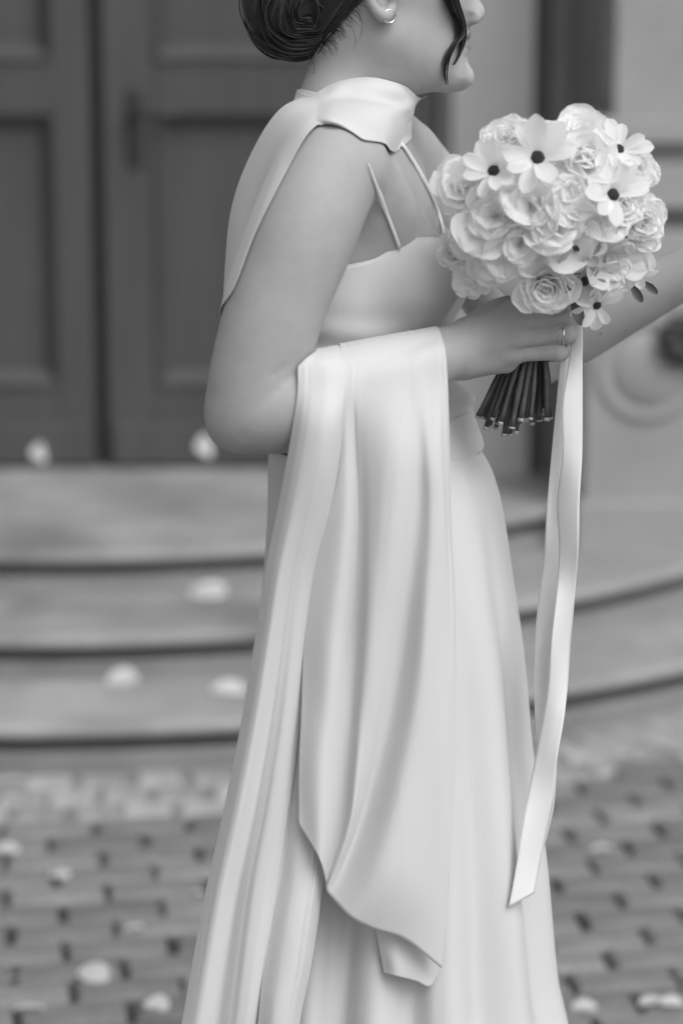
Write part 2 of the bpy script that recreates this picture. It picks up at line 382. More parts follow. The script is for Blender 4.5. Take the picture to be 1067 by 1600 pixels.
# door leaves: stiles, rails, recessed panels with mouldings
for s in (1, -1):
    leaf = empty('door', (XC, DY, LZ)); leaf.parent = bld; leaf.location = Vector((XC, DY, LZ)) - bld.location
    leaf['label'] = 'dark painted panelled door leaf' + (' with lever handle' if s > 0 else '')
    def db(name, a, b, y0, y1, z0, z1, bv=.004):
        x0, x1 = (a, b) if s > 0 else (-b, -a)
        o = obj(name, MB().box(x0, x1, y0, y1, z0 - LZ, z1 - LZ).build('t', M['door']).data, None, leaf)
        bevel(o, bv); return o
    def zrow(py): return float(P(300, py, DY)[2])
    g = .018
    stile = .155 if s > 0 else .115
    zb0, zl0, zl1, zu0, zu1, zt = LZ + .014, zrow(600), zrow(180), zrow(92), 2.55, 2.74
    db('stile', g, stile, -.004, .05, zb0, zt); db('stile', LW - .13, LW, -.004, .05, zb0, zt)
    db('rail', stile, LW - .13, -.004, .05, zb0, zl0); db('rail', stile, LW - .13, -.004, .05, zl1, zu0); db('rail', stile, LW - .13, -.004, .05, zu1, zt)
    db('kick_board', .03, LW - .02, -.022, -.003, zb0 + .01, zrow(660), .006)
    for (z0, z1) in ((zl0, zl1), (zu0, zu1)):
        a, b = stile, LW - .13
        db('panel', a, b, .026, .045, z0, z1)
        # mitred moulding: four sloping strips
        mo = .036
        for (p0, p1, q0, q1) in (((a, z0), (b, z0), (a + mo, z0 + mo), (b - mo, z0 + mo)), ((a, z1), (b, z1), (a + mo, z1 - mo), (b - mo, z1 - mo)),
                                 ((a, z0), (a, z1), (a + mo, z0 + mo), (a + mo, z1 - mo)), ((b, z0), (b, z1), (b - mo, z0 + mo), (b - mo, z1 - mo))):
            sx = 1 if s > 0 else -1
            V = []
            for (pp, y) in ((p0, -.016), (p1, -.016), (q1, .024), (q0, .024), (p0, .03), (p1, .03), (q1, .032), (q0, .032)): V.append((sx * pp[0], y, pp[1] - LZ))
            o = obj('moulding', mesh_np('moulding', V, [(0, 1, 2, 3), (7, 6, 5, 4), (0, 4, 5, 1), (3, 2, 6, 7), (0, 3, 7, 4), (1, 5, 6, 2)], False), M['door'], leaf)
    if s > 0:
        hx = float(P(211, 200, DY)[0]) - XC; z0, z1 = zrow(262), zrow(138)
        o = obj('handle_plate', MB().box(hx - .019, hx + .019, -.014, -.003, z0 - LZ, z1 - LZ).build('t', M['iron']).data, None, leaf); bevel(o, .006)
        zz = zrow(176) - LZ; mb = MB()
        tube(mb, catmull([(hx, -.01, zz), (hx, -.055, zz), (hx + .018, -.066, zz + .002), (hx + .06, -.066, zz + .004), (hx + .115, -.062, zz - .004)], 16), [.012] * 6 + [.011] * 6 + [.010] * 4, 10)
        o = obj('handle_lever', mesh_np('handle_lever', mb.v, mb.f), M['iron'], leaf)
        mb = MB(); tube(mb, [(hx, -.013, z0 - LZ + .045), (hx, -.02, z0 - LZ + .045)], .011, 12)
        obj('keyhole', mesh_np('keyhole', mb.v, mb.f), M['iron'], leaf)
    else:
        o = obj('rebate', MB().box(-.03, .03, .046, .06, zb0 - LZ, zt - LZ).build('t', M['iron']).data, None, leaf)  # added dark backing; puts the shade of the leaf gap into colour
for t in [x for x in bpy.data.objects if x.name.startswith('t') and (x.name == 't' or x.name.startswith('t.'))]: bpy.data.objects.remove(t)
for o in bpy.data.objects:
    if o.type == 'MESH' and o.data.name.split('.')[0] == 't': o.data.name = o.name

# ------------------------------------------------------------------ the bride: one continuous body from blended volumes
class Field:
    def __init__(s): s.p = []
    def cone(s, a, b, ra, rb, k=.012, sub=False): s.p.append(('cone', np.array(a, float), np.array(b, float), ra, rb, k, sub)); return s
    def chain(s, pts, rs, k=.012, fine=4):
        if len(pts) > 3:                                  # limbs: smooth spline of centres and radii
            q = catmull(np.column_stack([np.array(pts), np.array(rs)]), fine * len(pts)); pts, rs = q[:, :3], q[:, 3]
        for i in range(len(pts) - 1): s.cone(pts[i], pts[i + 1], rs[i], rs[i + 1], k if i == 0 else .003)
        return s
    def ell(s, c, r, k=.012, rot=None, sub=False):
        s.p.append(('ell', np.array(c, float), np.array(r, float), np.array(rot if rot is not None else np.eye(3), float), 0, k, sub)); return s
    def fn(s, f, lo, hi, k=.012): s.p.append(('fn', f, np.array(lo, float), np.array(hi, float), 0, k, False)); return s
    @staticmethod
    def val(p, x, y, z):
        if p[0] == 'cone':
            a, b, ra, rb = p[1:5]; ba = b - a; L = ba.dot(ba)
            dx, dy, dz = x - a[0], y - a[1], z - a[2]
            t = np.clip((dx * ba[0] + dy * ba[1] + dz * ba[2]) / L, 0, 1)
            return np.sqrt((dx - t * ba[0])**2 + (dy - t * ba[1])**2 + (dz - t * ba[2])**2) - (ra + (rb - ra) * t)
        if p[0] == 'ell':
            c, r, m = p[1:4]; dx, dy, dz = x - c[0], y - c[1], z - c[2]
            q = [m[i, 0] * dx + m[i, 1] * dy + m[i, 2] * dz for i in range(3)]
            k0 = np.sqrt(sum((q[i] / r[i])**2 for i in range(3))); k1 = np.sqrt(sum((q[i] / r[i]**2)**2 for i in range(3))) + 1e-9
            return k0 * (k0 - 1) / k1
        return p[1](x, y, z)
    @staticmethod
    def box(p):
        if p[0] == 'cone':
            r = max(p[3], p[4]); return np.minimum(p[1], p[2]) - r, np.maximum(p[1], p[2]) + r
        if p[0] == 'ell': r = max(p[2]); return p[1] - r, p[1] + r
        return p[2], p[3]
    @staticmethod
    def join(F, v, k, sub):
        if sub:
            h = np.clip(.5 - .5 * (F + v) / k, 0, 1); return F + (-v - F) * h + k * h * (1 - h)
        h = np.clip(.5 + .5 * (F - v) / k, 0, 1); return F + (v - F) * h - k * h * (1 - h)
    def grid(s, lo, hi, h):
        ax = [np.arange(lo[i], hi[i] + h, h) for i in range(3)]
        F = np.full([len(a) for a in ax], .05, np.float32)
        for p in s.p:
            l, u = s.box(p); pad = p[5] + 3 * h
            sl = []
            for i in range(3):
                i0 = max(0, int((l[i] - pad - lo[i]) / h)); i1 = min(len(ax[i]), int((u[i] + pad - lo[i]) / h) + 2); sl.append(slice(i0, i1))
            if any(q.stop <= q.start for q in sl): continue
            x = ax[0][sl[0]][:, None, None]; y = ax[1][sl[1]][None, :, None]; z = ax[2][sl[2]][None, None, :]
            F[tuple(sl)] = s.join(F[tuple(sl)], np.broadcast_to(s.val(p, x, y, z), F[tuple(sl)].shape), p[5], p[6])
        return ax, F
    def at(s, V):
        sh = V.shape[:-1]; V = V.reshape(-1, 3); F = np.full(len(V), .05)
        if len(V) == 0: return F.reshape(sh)
        vl, vu = V.min(0), V.max(0)
        for p in s.p:
            l, u = s.box(p); pad = p[5] + .03
            if (l - pad > vu).any() or (u + pad < vl).any(): continue
            m = np.nonzero(((V > l - pad) & (V < u + pad)).all(1))[0]
            if len(m): F[m] = s.join(F[m], s.val(p, V[m, 0], V[m, 1], V[m, 2]), p[5], p[6])
        return F.reshape(sh)
    def bake(s, lo, hi, h):
        """sampled copy for the many look-ups of cloth and hair"""
        s.lo = np.array(lo, float); s.h = h; s.F = s.grid(s.lo, hi, h)[1]; return s
    def quick(s, V):
        q = (V - s.lo) / s.h; n = np.array(s.F.shape); q = np.clip(q, 0, n - 1.001); i = q.astype(int); f = q - i
        o = 0.
        for a in (0, 1):
            for b in (0, 1):
                for c in (0, 1):
                    w_ = (f[..., 0] if a else 1 - f[..., 0]) * (f[..., 1] if b else 1 - f[..., 1]) * (f[..., 2] if c else 1 - f[..., 2])
                    o = o + w_ * s.F[i[..., 0] + a, i[..., 1] + b, i[..., 2] + c]
        return o
    def surface(s, lo, hi, h, snap=2):
        ax, F = s.grid(lo, hi, h); ins = F < 0
        nx, ny, nz = F.shape
        c = np.zeros((nx - 1, ny - 1, nz - 1), np.int8)
        for dx in (0, 1):
            for dy in (0, 1):
                for dz in (0, 1): c += ins[dx:nx - 1 + dx, dy:ny - 1 + dy, dz:nz - 1 + dz]
        act = np.argwhere((c > 0) & (c < 8)); idx = np.full(c.shape, -1, np.int64); idx[tuple(act.T)] = np.arange(len(act))
        acc = np.zeros((len(act), 3)); cnt = np.zeros(len(act))
        corners = [(a, b, d) for a in (0, 1) for b in (0, 1) for d in (0, 1)]
        for i, A in enumerate(corners):
            for Bc in corners[i + 1:]:
                if sum(abs(A[q] - Bc[q]) for q in range(3)) != 1: continue
                fa = F[act[:, 0] + A[0], act[:, 1] + A[1], act[:, 2] + A[2]]; fb = F[act[:, 0] + Bc[0], act[:, 1] + Bc[1], act[:, 2] + Bc[2]]
                m = (fa < 0) != (fb < 0); t = np.where(m, fa / np.where(m, fa - fb, 1), 0)
                q = np.array(A) + t[:, None] * (np.array(Bc) - np.array(A)); acc[m] += q[m]; cnt[m] += 1
        V = np.array(lo) + h * (act + acc / cnt[:, None])
        quads = []
        for axn in range(3):
            u, v = [(1, 2), (2, 0), (0, 1)][axn]
            e = np.zeros(3, int); e[axn] = 1
            A = ins[tuple(slice(0, F.shape[i] - (1 if i == axn else 0)) for i in range(3))]
            Bb = ins[tuple(slice(1 if i == axn else 0, F.shape[i]) for i in range(3))]
            ch = np.argwhere(A != Bb)
            ch = ch[(ch[:, u] > 0) & (ch[:, v] > 0) & (ch[:, u] < F.shape[u] - 1) & (ch[:, v] < F.shape[v] - 1)]
            flip = A[tuple(ch.T)]
            du = np.zeros(3, int); du[u] = 1; dv = np.zeros(3, int); dv[v] = 1
            q = np.stack([idx[tuple((ch - du - dv).T)], idx[tuple((ch - dv).T)], idx[tuple(ch.T)], idx[tuple((ch - du).T)]], 1)
            q[~flip] = q[~flip][:, ::-1]; quads.append(q)
        Q = np.concatenate(quads)
        for _ in range(snap):
            f = self_f = s.at(V); g = np.stack([s.at(V + np.eye(3)[i] * 5e-4) - f for i in range(3)], 1) / 5e-4
            st_ = np.clip(f / (np.sum(g * g, 1) + 1e-6), -h * .6, h * .6); V = V - st_[:, None] * g
        return V, Q

YAW = R(16)
fwd2 = np.array((math.cos(YAW), -math.sin(YAW))); side2 = np.array((math.sin(YAW), math.cos(YAW)))   # forward, far side
# trunk as a stack of ellipses: (py, back px, front px, half width)
TR = [(190, 520, 590, .050), (212, 482, 616, .110), (240, 440, 640, .148), (300, 400, 664, .158), (373, 376, 680, .152), (440, 372, 690, .145),
      (520, 392, 694, .132), (590, 440, 706, .121), (650, 466, 728, .118), (700, 466, 744, .128), (770, 446, 768, .155), (860, 432, 784, .178), (960, 432, 796, .186)]
_tz = np.array([B(500, t[0])[2] for t in TR])[::-1]
_tc = np.array([(B(t[1], t[0])[0] + B(t[2], t[0])[0]) / 2 for t in TR])[::-1]
_tr = np.array([(B(t[2], t[0])[0] - B(t[1], t[0])[0]) / 2 for t in TR])[::-1]
_tw = np.array([t[3] for t in TR])[::-1]
def trunk(x, y, z):
    zz = np.clip(z, _tz[0], _tz[-1]); c = pch(_tz, _tc, zz); a = pch(_tz, _tr, zz); b = pch(_tz, _tw, zz)
    dx, dy = x - c, y - Y0
    u = dx * fwd2[0] + dy * fwd2[1]; v = dx * side2[0] + dy * side2[1]
    k0 = np.sqrt((u / a)**2 + (v / b)**2); k1 = np.sqrt((u / a**2)**2 + (v / b**2)**2) + 1e-9
    f = k0 * (k0 - 1) / k1
    return np.maximum(f, np.maximum(_tz[0] - z, z - _tz[-1]))
torso = Field()
torso.fn(trunk, (-.25, Y0 - .23, _tz[0]), (.30, Y0 + .23, _tz[-1]), .02)
torso.ell(B(646, 428, -.078), (.047, .052, .050), .03); torso.ell(B(664, 424, .052), (.046, .052, .050), .03)
body = Field(); body.p += torso.p
# neck, shoulders
body.cone(B(548, 190, 0), B(578, 60, 0), .060, .0535, .02)
body.cone(B(530, 178, -.03), B(505, 232, -.125), .036, .036, .03); body.cone(B(566, 176, .035), B(632, 232, .13), .034, .034, .03)
body.cone(B(612, 232, -.012), B(548, 226, -.12), .0075, .0085, .022)          # collar bones
body.cone(B(626, 232, .012), B(640, 230, .12), .0075, .0085, .022)
body.cone(B(616, 196, -.014), B(596, 60, -.05), .010, .014, .02)              # neck muscle behind the jaw
body.cone(B(545, 262, -.135), B(592, 332, -.098), .040, .036, .035)            # front of the shoulder into the chest
# near arm
body.chain([B(514, 268, -.168), B(476, 360, -.190), B(434, 470, -.200), B(401, 590, -.205), B(391, 634, -.205)], [.050, .0515, .0490, .0465, .0440], .026, 9)
body.chain([B(389, 640, -.205), B(450, 634, -.207), B(560, 600, -.190), B(700, 552, -.152), B(716, 549, -.147)], [.0425, .0455, .0405, .0265, .0258], .007, 9)
body.ell(B(364, 664, -.212), (.019, .018, .021), .02)
body.cone(B(424, 590, -.2530), B(472, 560, -.2430), .0022, .0034, .004, sub=True)     # crease of the bent elbow
# far arm, raised towards someone in front of her
body.chain([B(640, 262, .158), B(700, 350, .178), B(770, 452, .190), B(838, 552, .185)], [.044, .046, .041, .036], .02, 9)
body.chain([B(838, 552, .185), B(900, 517, .170), B(985, 470, .150), B(1085, 420, .125), B(1145, 392, .110)], [.0355, .0365, .0325, .0255, .022], .012, 9)
for q, (dy_, ln) in enumerate(((-.022, .9), (-.007, 1.), (.008, .95), (.022, .78))):
    a = B(1150, 390, .108) + np.array((0, 0, .0)); b = B(1252, 352, .100) + np.array((0, dy_, 0)); dr = np.array((.86, -.02, .30)) * .045 * ln
    body.chain([a, b, b + dr, b + dr * 1.75 + np.array((0, 0, -.012)), b + dr * 2.3 + np.array((0, 0, -.03))], [.016, .0105, .0092, .008, .0068], .01)
body.chain([B(1165, 392, .09), B(1215, 385, .07), B(1262, 372, .062)], [.014, .0115, .008], .012)
# head: profile inflated sideways, jaw, cranium
PROF = [(718, -150), (729, -112), (729, -88), (722, -70), (720, -58), (728, -38), (738, -18), (747, -2), (754, 8), (757.5, 17), (755.5, 27), (748, 34.5), (738, 38.5), (731.5, 42), (731, 47),
        (735, 53), (734, 58.5), (727.5, 62.5), (732, 66.5), (735, 72), (733, 80), (727, 89), (727, 97), (733, 105), (739, 112), (741, 121), (738, 131), (729, 138), (719, 141), (704, 140), (668, 132), (610, 90), (590, -60), (640, -160)]
_pp = np.array([B(*q)[[0, 2]] for q in PROF])
def prof_in(x, z):
    """distance inside the face profile"""
    x, z = np.broadcast_arrays(x, z); d2 = np.full(x.shape, 1e9); inn = np.zeros(x.shape, bool)
    n = len(_pp)
    for i in range(n):
        a, b = _pp[i], _pp[(i + 1) % n]; e = b - a; wx, wz = x - a[0], z - a[1]
        t = np.clip((wx * e[0] + wz * e[1]) / e.dot(e), 0, 1); d2 = np.minimum(d2, (wx - t * e[0])**2 + (wz - t * e[1])**2)
        c = ((a[1] <= z) & (b[1] > z)) | ((b[1] <= z) & (a[1] > z))
        inn ^= c & (x < a[0] + (z - a[1]) / (e[1] if abs(e[1]) > 1e-12 else 1e-12) * e[0])
    return np.where(inn, np.sqrt(d2), -np.sqrt(d2))
def face(x, y, z):
    s = prof_in(x, z); d = np.abs(y - Y0)
    rr = .0065 + .52 * np.clip(s, 0, .06)
    wd = np.sqrt(2 * rr * np.maximum(s, 0) + 1e-9)
    zc = B(700, 140)[2]; W = .026 + .028 * np.clip((z - zc) / .075, 0, 1)**.8          # jaw narrows towards the chin
    wd = (wd**-3. + W**-3.)**(-1 / 3.)
    f = np.where(s > 0, (d - wd) * .55, np.sqrt(d * d * .3 + s * s))
    return f
lo_f = np.array((_pp[:, 0].min(), Y0 - .06, _pp[:, 1].min())); hi_f = np.array((_pp[:, 0].max(), Y0 + .06, _pp[:, 1].max()))
body.ell(B(588, -62, 0), (.098, .074, .108), .02)
body.ell(B(590, 60, 0), (.052, .050, .060), .03)                                     # throat / under jaw
for s in (-1, 1):
    body.cone(B(622, 62, s * .046), B(696, 116, s * .020), .019, .016, .022)        # jaw
    body.ell(B(655, 48, s * .026), (.042, .030, .056), .03)                          # cheek
    body.ell(B(684, -12, s * .034), (.026, .022, .026), .02)                         # cheek bone
body.fn(face, lo_f, hi_f, .016)
for s in (-1, 1):
    body.ell(B(739, 27, s * .0095), (.0085, .0062, .0075), .004)                     # nostril wing
    body.ell(B(742.5, 34.5, s * .0058), (.0075, .0034, .0042), .0015, sub=True)       # nostril
    body.ell(B(712, 62, s * .020), (.004, .008, .003), .006, sub=True)               # mouth corner
    body.ell(B(700, -52, s * .034), (.014, .016, .010), .01, sub=True)               # eye socket
    body.ell(B(696, -52, s * .032), (.013, .013, .012), .004)                        # eye ball under the lid
    # ear: plate, rim, bowl, lobe
    es = s * .0735
    body.ell(B(599, -20, es), (.0165, .0055, .028), .006)
    rim = [B(q[0], q[1], es * q[2]) for q in ((612, -18, 1.02), (609, -45, 1.10), (595, -58, 1.15), (580, -47, 1.2), (574, -22, 1.2), (578, 0, 1.17), (589, 17, 1.13), (601, 25, 1.08), (608, 19, 1.03), (611, 6, 1.0))]
    body.chain(rim, [.0035, .0034, .0034, .0034, .0034, .0037, .0046, .0058, .0055, .004], .004)
    body.ell(B(600, -14, es * 1.09), (.0085, .0045, .0135), .003, sub=True)
    body.cone(B(612, -14, es * 1.02), B(613, -4, es * 1.04), .004, .004, .005)
# near hand round the stems
HN = dict(index=[(797, 484, -.139), (878, 474, -.122), (880, 478, -.088), (850, 484, -.064)],
          middle=[(806, 505, -.144), (886, 498, -.127), (885, 502, -.090), (852, 508, -.064)],
          ring=[(804, 529, -.144), (886, 522, -.128), (884, 526, -.092), (852, 532, -.066)],
          little=[(794, 553, -.139), (872, 550, -.127), (872, 553, -.096), (846, 557, -.073)])
hr = dict(index=.0083, middle=.0086, ring=.0084, little=.0076)
wr = [B(722, 536, -.148), B(722, 542, -.150), B(722, 553, -.150), B(722, 562, -.147)]
for i, (nm, c) in enumerate(HN.items()):
    r = hr[nm]; pts = [B(*q) for q in c]
    body.cone(wr[i], pts[0], .0165, r * 1.18, .009)
    mid = (pts[0] + pts[1]) / 2 + np.array((0, .001, 0))
    body.chain([pts[0], mid, pts[1], pts[2], pts[3]], [r * 1.16, r * 1.02, r * 1.06, r * .93, r * .8], .0022)
body.cone(B(728, 566, -.145), B(790, 566, -.128), .0155, .0115, .012)
body.cone(B(735, 528, -.140), B(790, 508, -.124), .0150, .0130, .014)
body.chain([B(726, 530, -.138), B(772, 492, -.122), B(812, 478, -.098), B(846, 474, -.076)], [.0160, .0145, .0115, .0090], .014)
for (a_, b_) in (((812, 516, -.1560), (884, 510.5, -.1385)), ((810, 542, -.1555), (880, 537, -.1375)), ((806, 494, -.1540), (880, 487, -.1360))):
    body.cone(B(*a_), B(*b_), .0013, .0026, .003, sub=True)                       # clefts between the fingers
for q in ((806, 505, -.1485), (804, 529, -.1485), (794, 553, -.1430)): body.ell(B(*q), (.0085, .0068, .0072), .008)   # knuckles
for q in ((884, 499, -.1290), (884, 523, -.1300), (871, 551, -.1290)): body.ell(B(*q), (.0072, .0090, .0090), .004)
# three patches of different fineness; their seams lie under the scarf
seam = B(600, 158)[2]; sx = B(655, 560, -.16)[0]; szt = B(655, 450, -.16)[2]; szb = B(655, 640, -.16)[2]
lo = np.array((-.24, Y0 - .28, B(500, 760)[2])); hi = np.array((.56, Y0 + .27, seam + .006))
body.bake(lo, np.array((.56, Y0 + .27, B(588, -130)[2])), .0034)
Vb, Qb = body.surface(lo, hi, .0034, 0)
Vh, Qh = body.surface(np.array((-.10, Y0 - .095, seam - .006)), np.array((.175, Y0 + .095, B(588, -225)[2])), .0016, 1)
Vn, Qn = body.surface(np.array((sx, Y0 - .19, szb)), np.array((B(905, 500, -.13)[0], Y0 - .045, szt)), .0016, 1)
def relax(V, Q, n, lam=.5):
    E_ = np.concatenate([Q[:, [0, 1]], Q[:, [1, 2]], Q[:, [2, 3]], Q[:, [3, 0]]]); E_ = np.concatenate([E_, E_[:, ::-1]])
    deg = np.bincount(E_[:, 0], minlength=len(V))[:, None] + 1e-9
    for i in range(n):
        for l in (lam, -lam * 1.03):
            A = np.stack([np.bincount(E_[:, 0], V[E_[:, 1], k], len(V)) for k in range(3)], 1) / deg; V = V + l * np.where(deg > .5, A - V, 0)
    return V
Vb = relax(Vb, Qb, 6); Vh = relax(Vh, Qh, 2)
# drop the coarse hand where the fine one stands
cut = (Vb[:, 0] > sx + .006) & (Vb[:, 1] < Y0 - .047) & (Vb[:, 2] < szt - .004) & (Vb[:, 2] > szb + .004) & (Vb[:, 0] < .28) & ~((Vb[:, 0] < B(714, 540, -.15)[0]) & ((Vb[:, 2] > B(700, 496, -.15)[2]) | (Vb[:, 1] > Y0 - .118)))
Qb = Qb[~cut[Qb].any(1)]
keep = ~((Vn[:, 0] < B(714, 540, -.15)[0]) & ((Vn[:, 2] > B(700, 496, -.15)[2]) | (Vn[:, 1] > Y0 - .118))); Qn = Qn[keep[Qn].all(1)]
nb, nh = len(Vb), len(Vh)
bride = empty('person', (float(B(590, 900)[0]), Y0, 0))
tag(bride, 'bride in white dress and scarf holding a bouquet, seen from her side', 'person')
bodyo = attach(obj('body', mesh_np('body', np.concatenate([Vb, Vh, Vn]), np.concatenate([Qb, Qh + nb, Qn + nb + nh])), M['skin']), bride)

# lips carry their own tone
me = bodyo.data; me.materials.append(M['lip']); n = len(me.polygons); cen = np.zeros(n * 3); me.polygons.foreach_get('center', cen); cen = cen.reshape(-1, 3)
dz_ = cen[:, 2] - CAM_H; dep_ = cen[:, 1] * _cp - dz_ * _sp; fx = 533.5 + FPX * cen[:, 0] / dep_; fy = 800 - FPX * (cen[:, 1] * _sp + dz_ * _cp) / dep_
dl = np.abs(cen[:, 1] - Y0); t_ = np.clip((735 - fx) / 24, 0, 1)
lip = (fx > 711) & (dl < .024) & (fy > 50 + 10 * t_) & (fy < 80 - 15 * t_)
me.polygons.foreach_set('material_index', lip.astype(np.int32)); me.update()

# ------------------------------------------------------------------ dress
def proj(p):
    p = np.asarray(p, float); dz = p[..., 2] - CAM_H; dep = p[..., 1] * _cp - dz * _sp; up = p[..., 1] * _sp + dz * _cp
    return 533.5 + FPX * p[..., 0] / dep, 800 - FPX * up / dep
def hits(pts, off=.0015, F=body):
    """first points of the body on the sight lines through photo pixels, lifted off the skin"""
    a = np.array([B(x, y, -.35) for x, y in pts]); b = np.array([B(x, y, .3) for x, y in pts]); u = (b - a) / np.linalg.norm(b - a, axis=1)[:, None]; t = np.zeros(len(a))
    for _ in range(70): t += np.clip(F.quick(a + u * t[:, None]), 0, .012) * .8
    q = a + u * t[:, None]; f = F.quick(q); g = np.stack([F.quick(q + np.eye(3)[i] * 1e-3) - f for i in range(3)], 1)
    return q + off * g / (np.linalg.norm(g, axis=1)[:, None] + 1e-9)
def clear_of_body(V, gap=.003, F=body):
    """push cloth that dips into the body back out: along the sight line on her near side, along the skin normal on the far side"""
    sh = V.shape; V = V.reshape(-1, 3).copy(); eye = np.array((0, 0, CAM_H))
    for _ in range(14):
        f = F.quick(V); bad = np.where(f < gap)[0]
        if len(bad) == 0: break
        v = V[bad]; g = np.stack([F.quick(v + np.eye(3)[i] * 1e-3) - f[bad] for i in range(3)], 1); g /= np.linalg.norm(g, axis=1)[:, None] + 1e-9
        d = eye - v; d /= np.linalg.norm(d, axis=1)[:, None]
        near = (g * d).sum(1) > .25
        V[bad] = v + np.where(near[:, None], d, g) * ((gap - f[bad]) * .9)[:, None]
    return V.reshape(sh)
def soften(Gd, n, closed=False):
    for _ in range(n):
        A = Gd.copy()
        if closed: A = .5 * Gd + .25 * (np.roll(Gd, 1, 0) + np.roll(Gd, -1, 0))
        else: A[1:-1] = .5 * Gd[1:-1] + .25 * (Gd[2:] + Gd[:-2])
        C_ = A.copy(); C_[:, 1:-1] = .5 * A[:, 1:-1] + .25 * (A[:, 2:] + A[:, :-2]); Gd = C_
    return Gd
dress = empty('dress'); dress.parent = bride
dress['label'] = 'white satin dress with thin straps and wide waistband'
dress.location = (0, 0, 0)
class _Off:                                            # children of children: offset against the bride's own origin
    matrix_basis = bride.matrix_basis
def put(o, parent):
    o.location = Vector(o.location) - bride.location; o.parent = parent; return o
def radial(th, z, off):
    """surface of the trunk at angle th (0 = forward, -pi/2 = towards the camera) and height z"""
    c = pch(_tz, _tc, z); dx = np.cos(th) * fwd2[0] + np.sin(th) * side2[0]; dy = np.cos(th) * fwd2[1] + np.sin(th) * side2[1]
    lo_ = np.zeros_like(c + th); hi_ = lo_ + .34
    for _ in range(26):
        m = (lo_ + hi_) / 2; f = torso.at(np.stack([c + m * dx, Y0 + m * dy, z + 0 * m], -1)) - off
        lo_ = np.where(f < 0, m, lo_); hi_ = np.where(f < 0, hi_, m)
    return np.stack([c + lo_ * dx, Y0 + lo_ * dy, z + 0 * lo_], -1)
NT = 220; th = np.linspace(0, 2 * math.pi, NT, endpoint=False)
NK = ([340, 470, 527, 560, 580, 600, 622, 640, 660, 690, 760], [432, 424, 418, 412, 407, 397.5, 382, 374.5, 371.5, 373, 378])
z = np.full(NT, B(600, 400)[2])
for _ in range(8):
    q = radial(th, z, .004); px, py = proj(q)
    tgt = np.array([P(a, pch(*NK, np.array([a]))[0], yy)[2] for a, yy in zip(px, q[:, 1])]); z = .5 * z + .5 * np.clip(tgt, B(600, 440)[2], B(600, 355)[2])
nv = 60; zb = B(600, 655)[2]; rows = []
for j in range(nv):
    s = j / (nv - 1); zz = zb + (z - zb) * s; off = .0045
    q = radial(th, zz, off)
    pz = (800 - proj(q)[1])
    py = proj(q)[1]; front = np.clip(np.cos(th), 0, 1)**1.5
    bulge = .010 * np.exp(-((py - 620) / 13)**2) - .004 * np.exp(-((py - 598) / 10)**2)              # cloth bunched over the waistband
    wr_ = .0022 * np.sin((py + 26 * np.sin(th * 2.1)) / 8.5) * np.exp(-((py - 560) / 60)**2)
    n = np.stack([np.cos(th) * fwd2[0] + np.sin(th) * side2[0], np.cos(th) * fwd2[1] + np.sin(th) * side2[1], 0 * th], -1)
    rows.append(q + n * (bulge * (.35 + .65 * front) + wr_)[:, None])
bod = np.stack(rows, 1)
o = cloth_obj('bodice', bod, M['dress'], bride, True, .0016); o.parent = dress
mb = MB(); tube(mb, np.concatenate([bod[:, -1], bod[:1, -1]]), .0011, 6, False)
put(obj('neckline_piping', mesh_np('neckline_piping', mb.v, mb.f), M['dress']), dress)
# seams of the bodice
for sx_ in ([(704, 448), (705.5, 465), (704.5, 482), (701, 502), (699, 520)], [(500, 510), (504, 530), (508, 548)]):
    pass
# waistband
rows = []
for j in range(14):
    s = j / 13; zt_ = np.array([B(600, 640 + 3 * math.cos(t) * -1)[2] for t in th]); zl = np.array([B(600, 708 - 7 * math.cos(t))[2] for t in th])
    zz = zl + (zt_ - zl) * s; edge = .0016 * (1 - (2 * s - 1)**8)
    rows.append(radial(th, zz, .005 + edge))
o = cloth_obj('waistband', np.stack(rows, 1), M['dress'], bride, True, .0015); o.parent = dress
# skirt: silhouette from hip to floor with hanging folds
SB = ([690, 705, 800, 880, 1000, 1130, 1270, 1400, 1600, 1800, 2125], [428, 421, 419, 414, 405, 388, 360, 331, 296, 255, 195])
SF = ([690, 704, 722, 745, 772, 830, 880, 940, 1000, 1060, 1120, 1180, 1270, 1330, 1420, 1500, 1545, 1600, 1700, 1900, 2125],
      [743, 749.5, 761, 771, 779, 790, 797, 806, 815, 821, 825, 831, 841, 848, 856, 864, 873, 887, 905, 945, 990])
SHW = ([690, 780, 900, 1100, 1300, 1600, 2125], [.127, .158, .180, .196, .215, .240, .29])
def crease_r(S_, n, amp, seed):
    r = np.random.default_rng(seed); nu, nv = S_.shape[:2]; u = np.linspace(-1, 0, nu)[:, None]; v = np.linspace(0, 1, nv)[None]; tot = np.zeros((nu, nv))
    for i in range(n):
        c = r.uniform(-.5, 0) + .02 * r.normal() * v; v0 = r.uniform(-.1, .4); env = np.clip((v - v0) / .15, 0, 1); tot += amp * r.normal() * env * np.exp(-((u - c) / r.uniform(.004, .014))**2)
    S_[..., 1] -= tot; return S_
NTs, NVs = 420, 190; ths = np.linspace(0, 2 * math.pi, NTs, endpoint=False)
pys = np.concatenate([np.linspace(694, 800, 40), np.linspace(804, 2124, NVs - 40)])
Sk = np.zeros((NTs, NVs, 3))
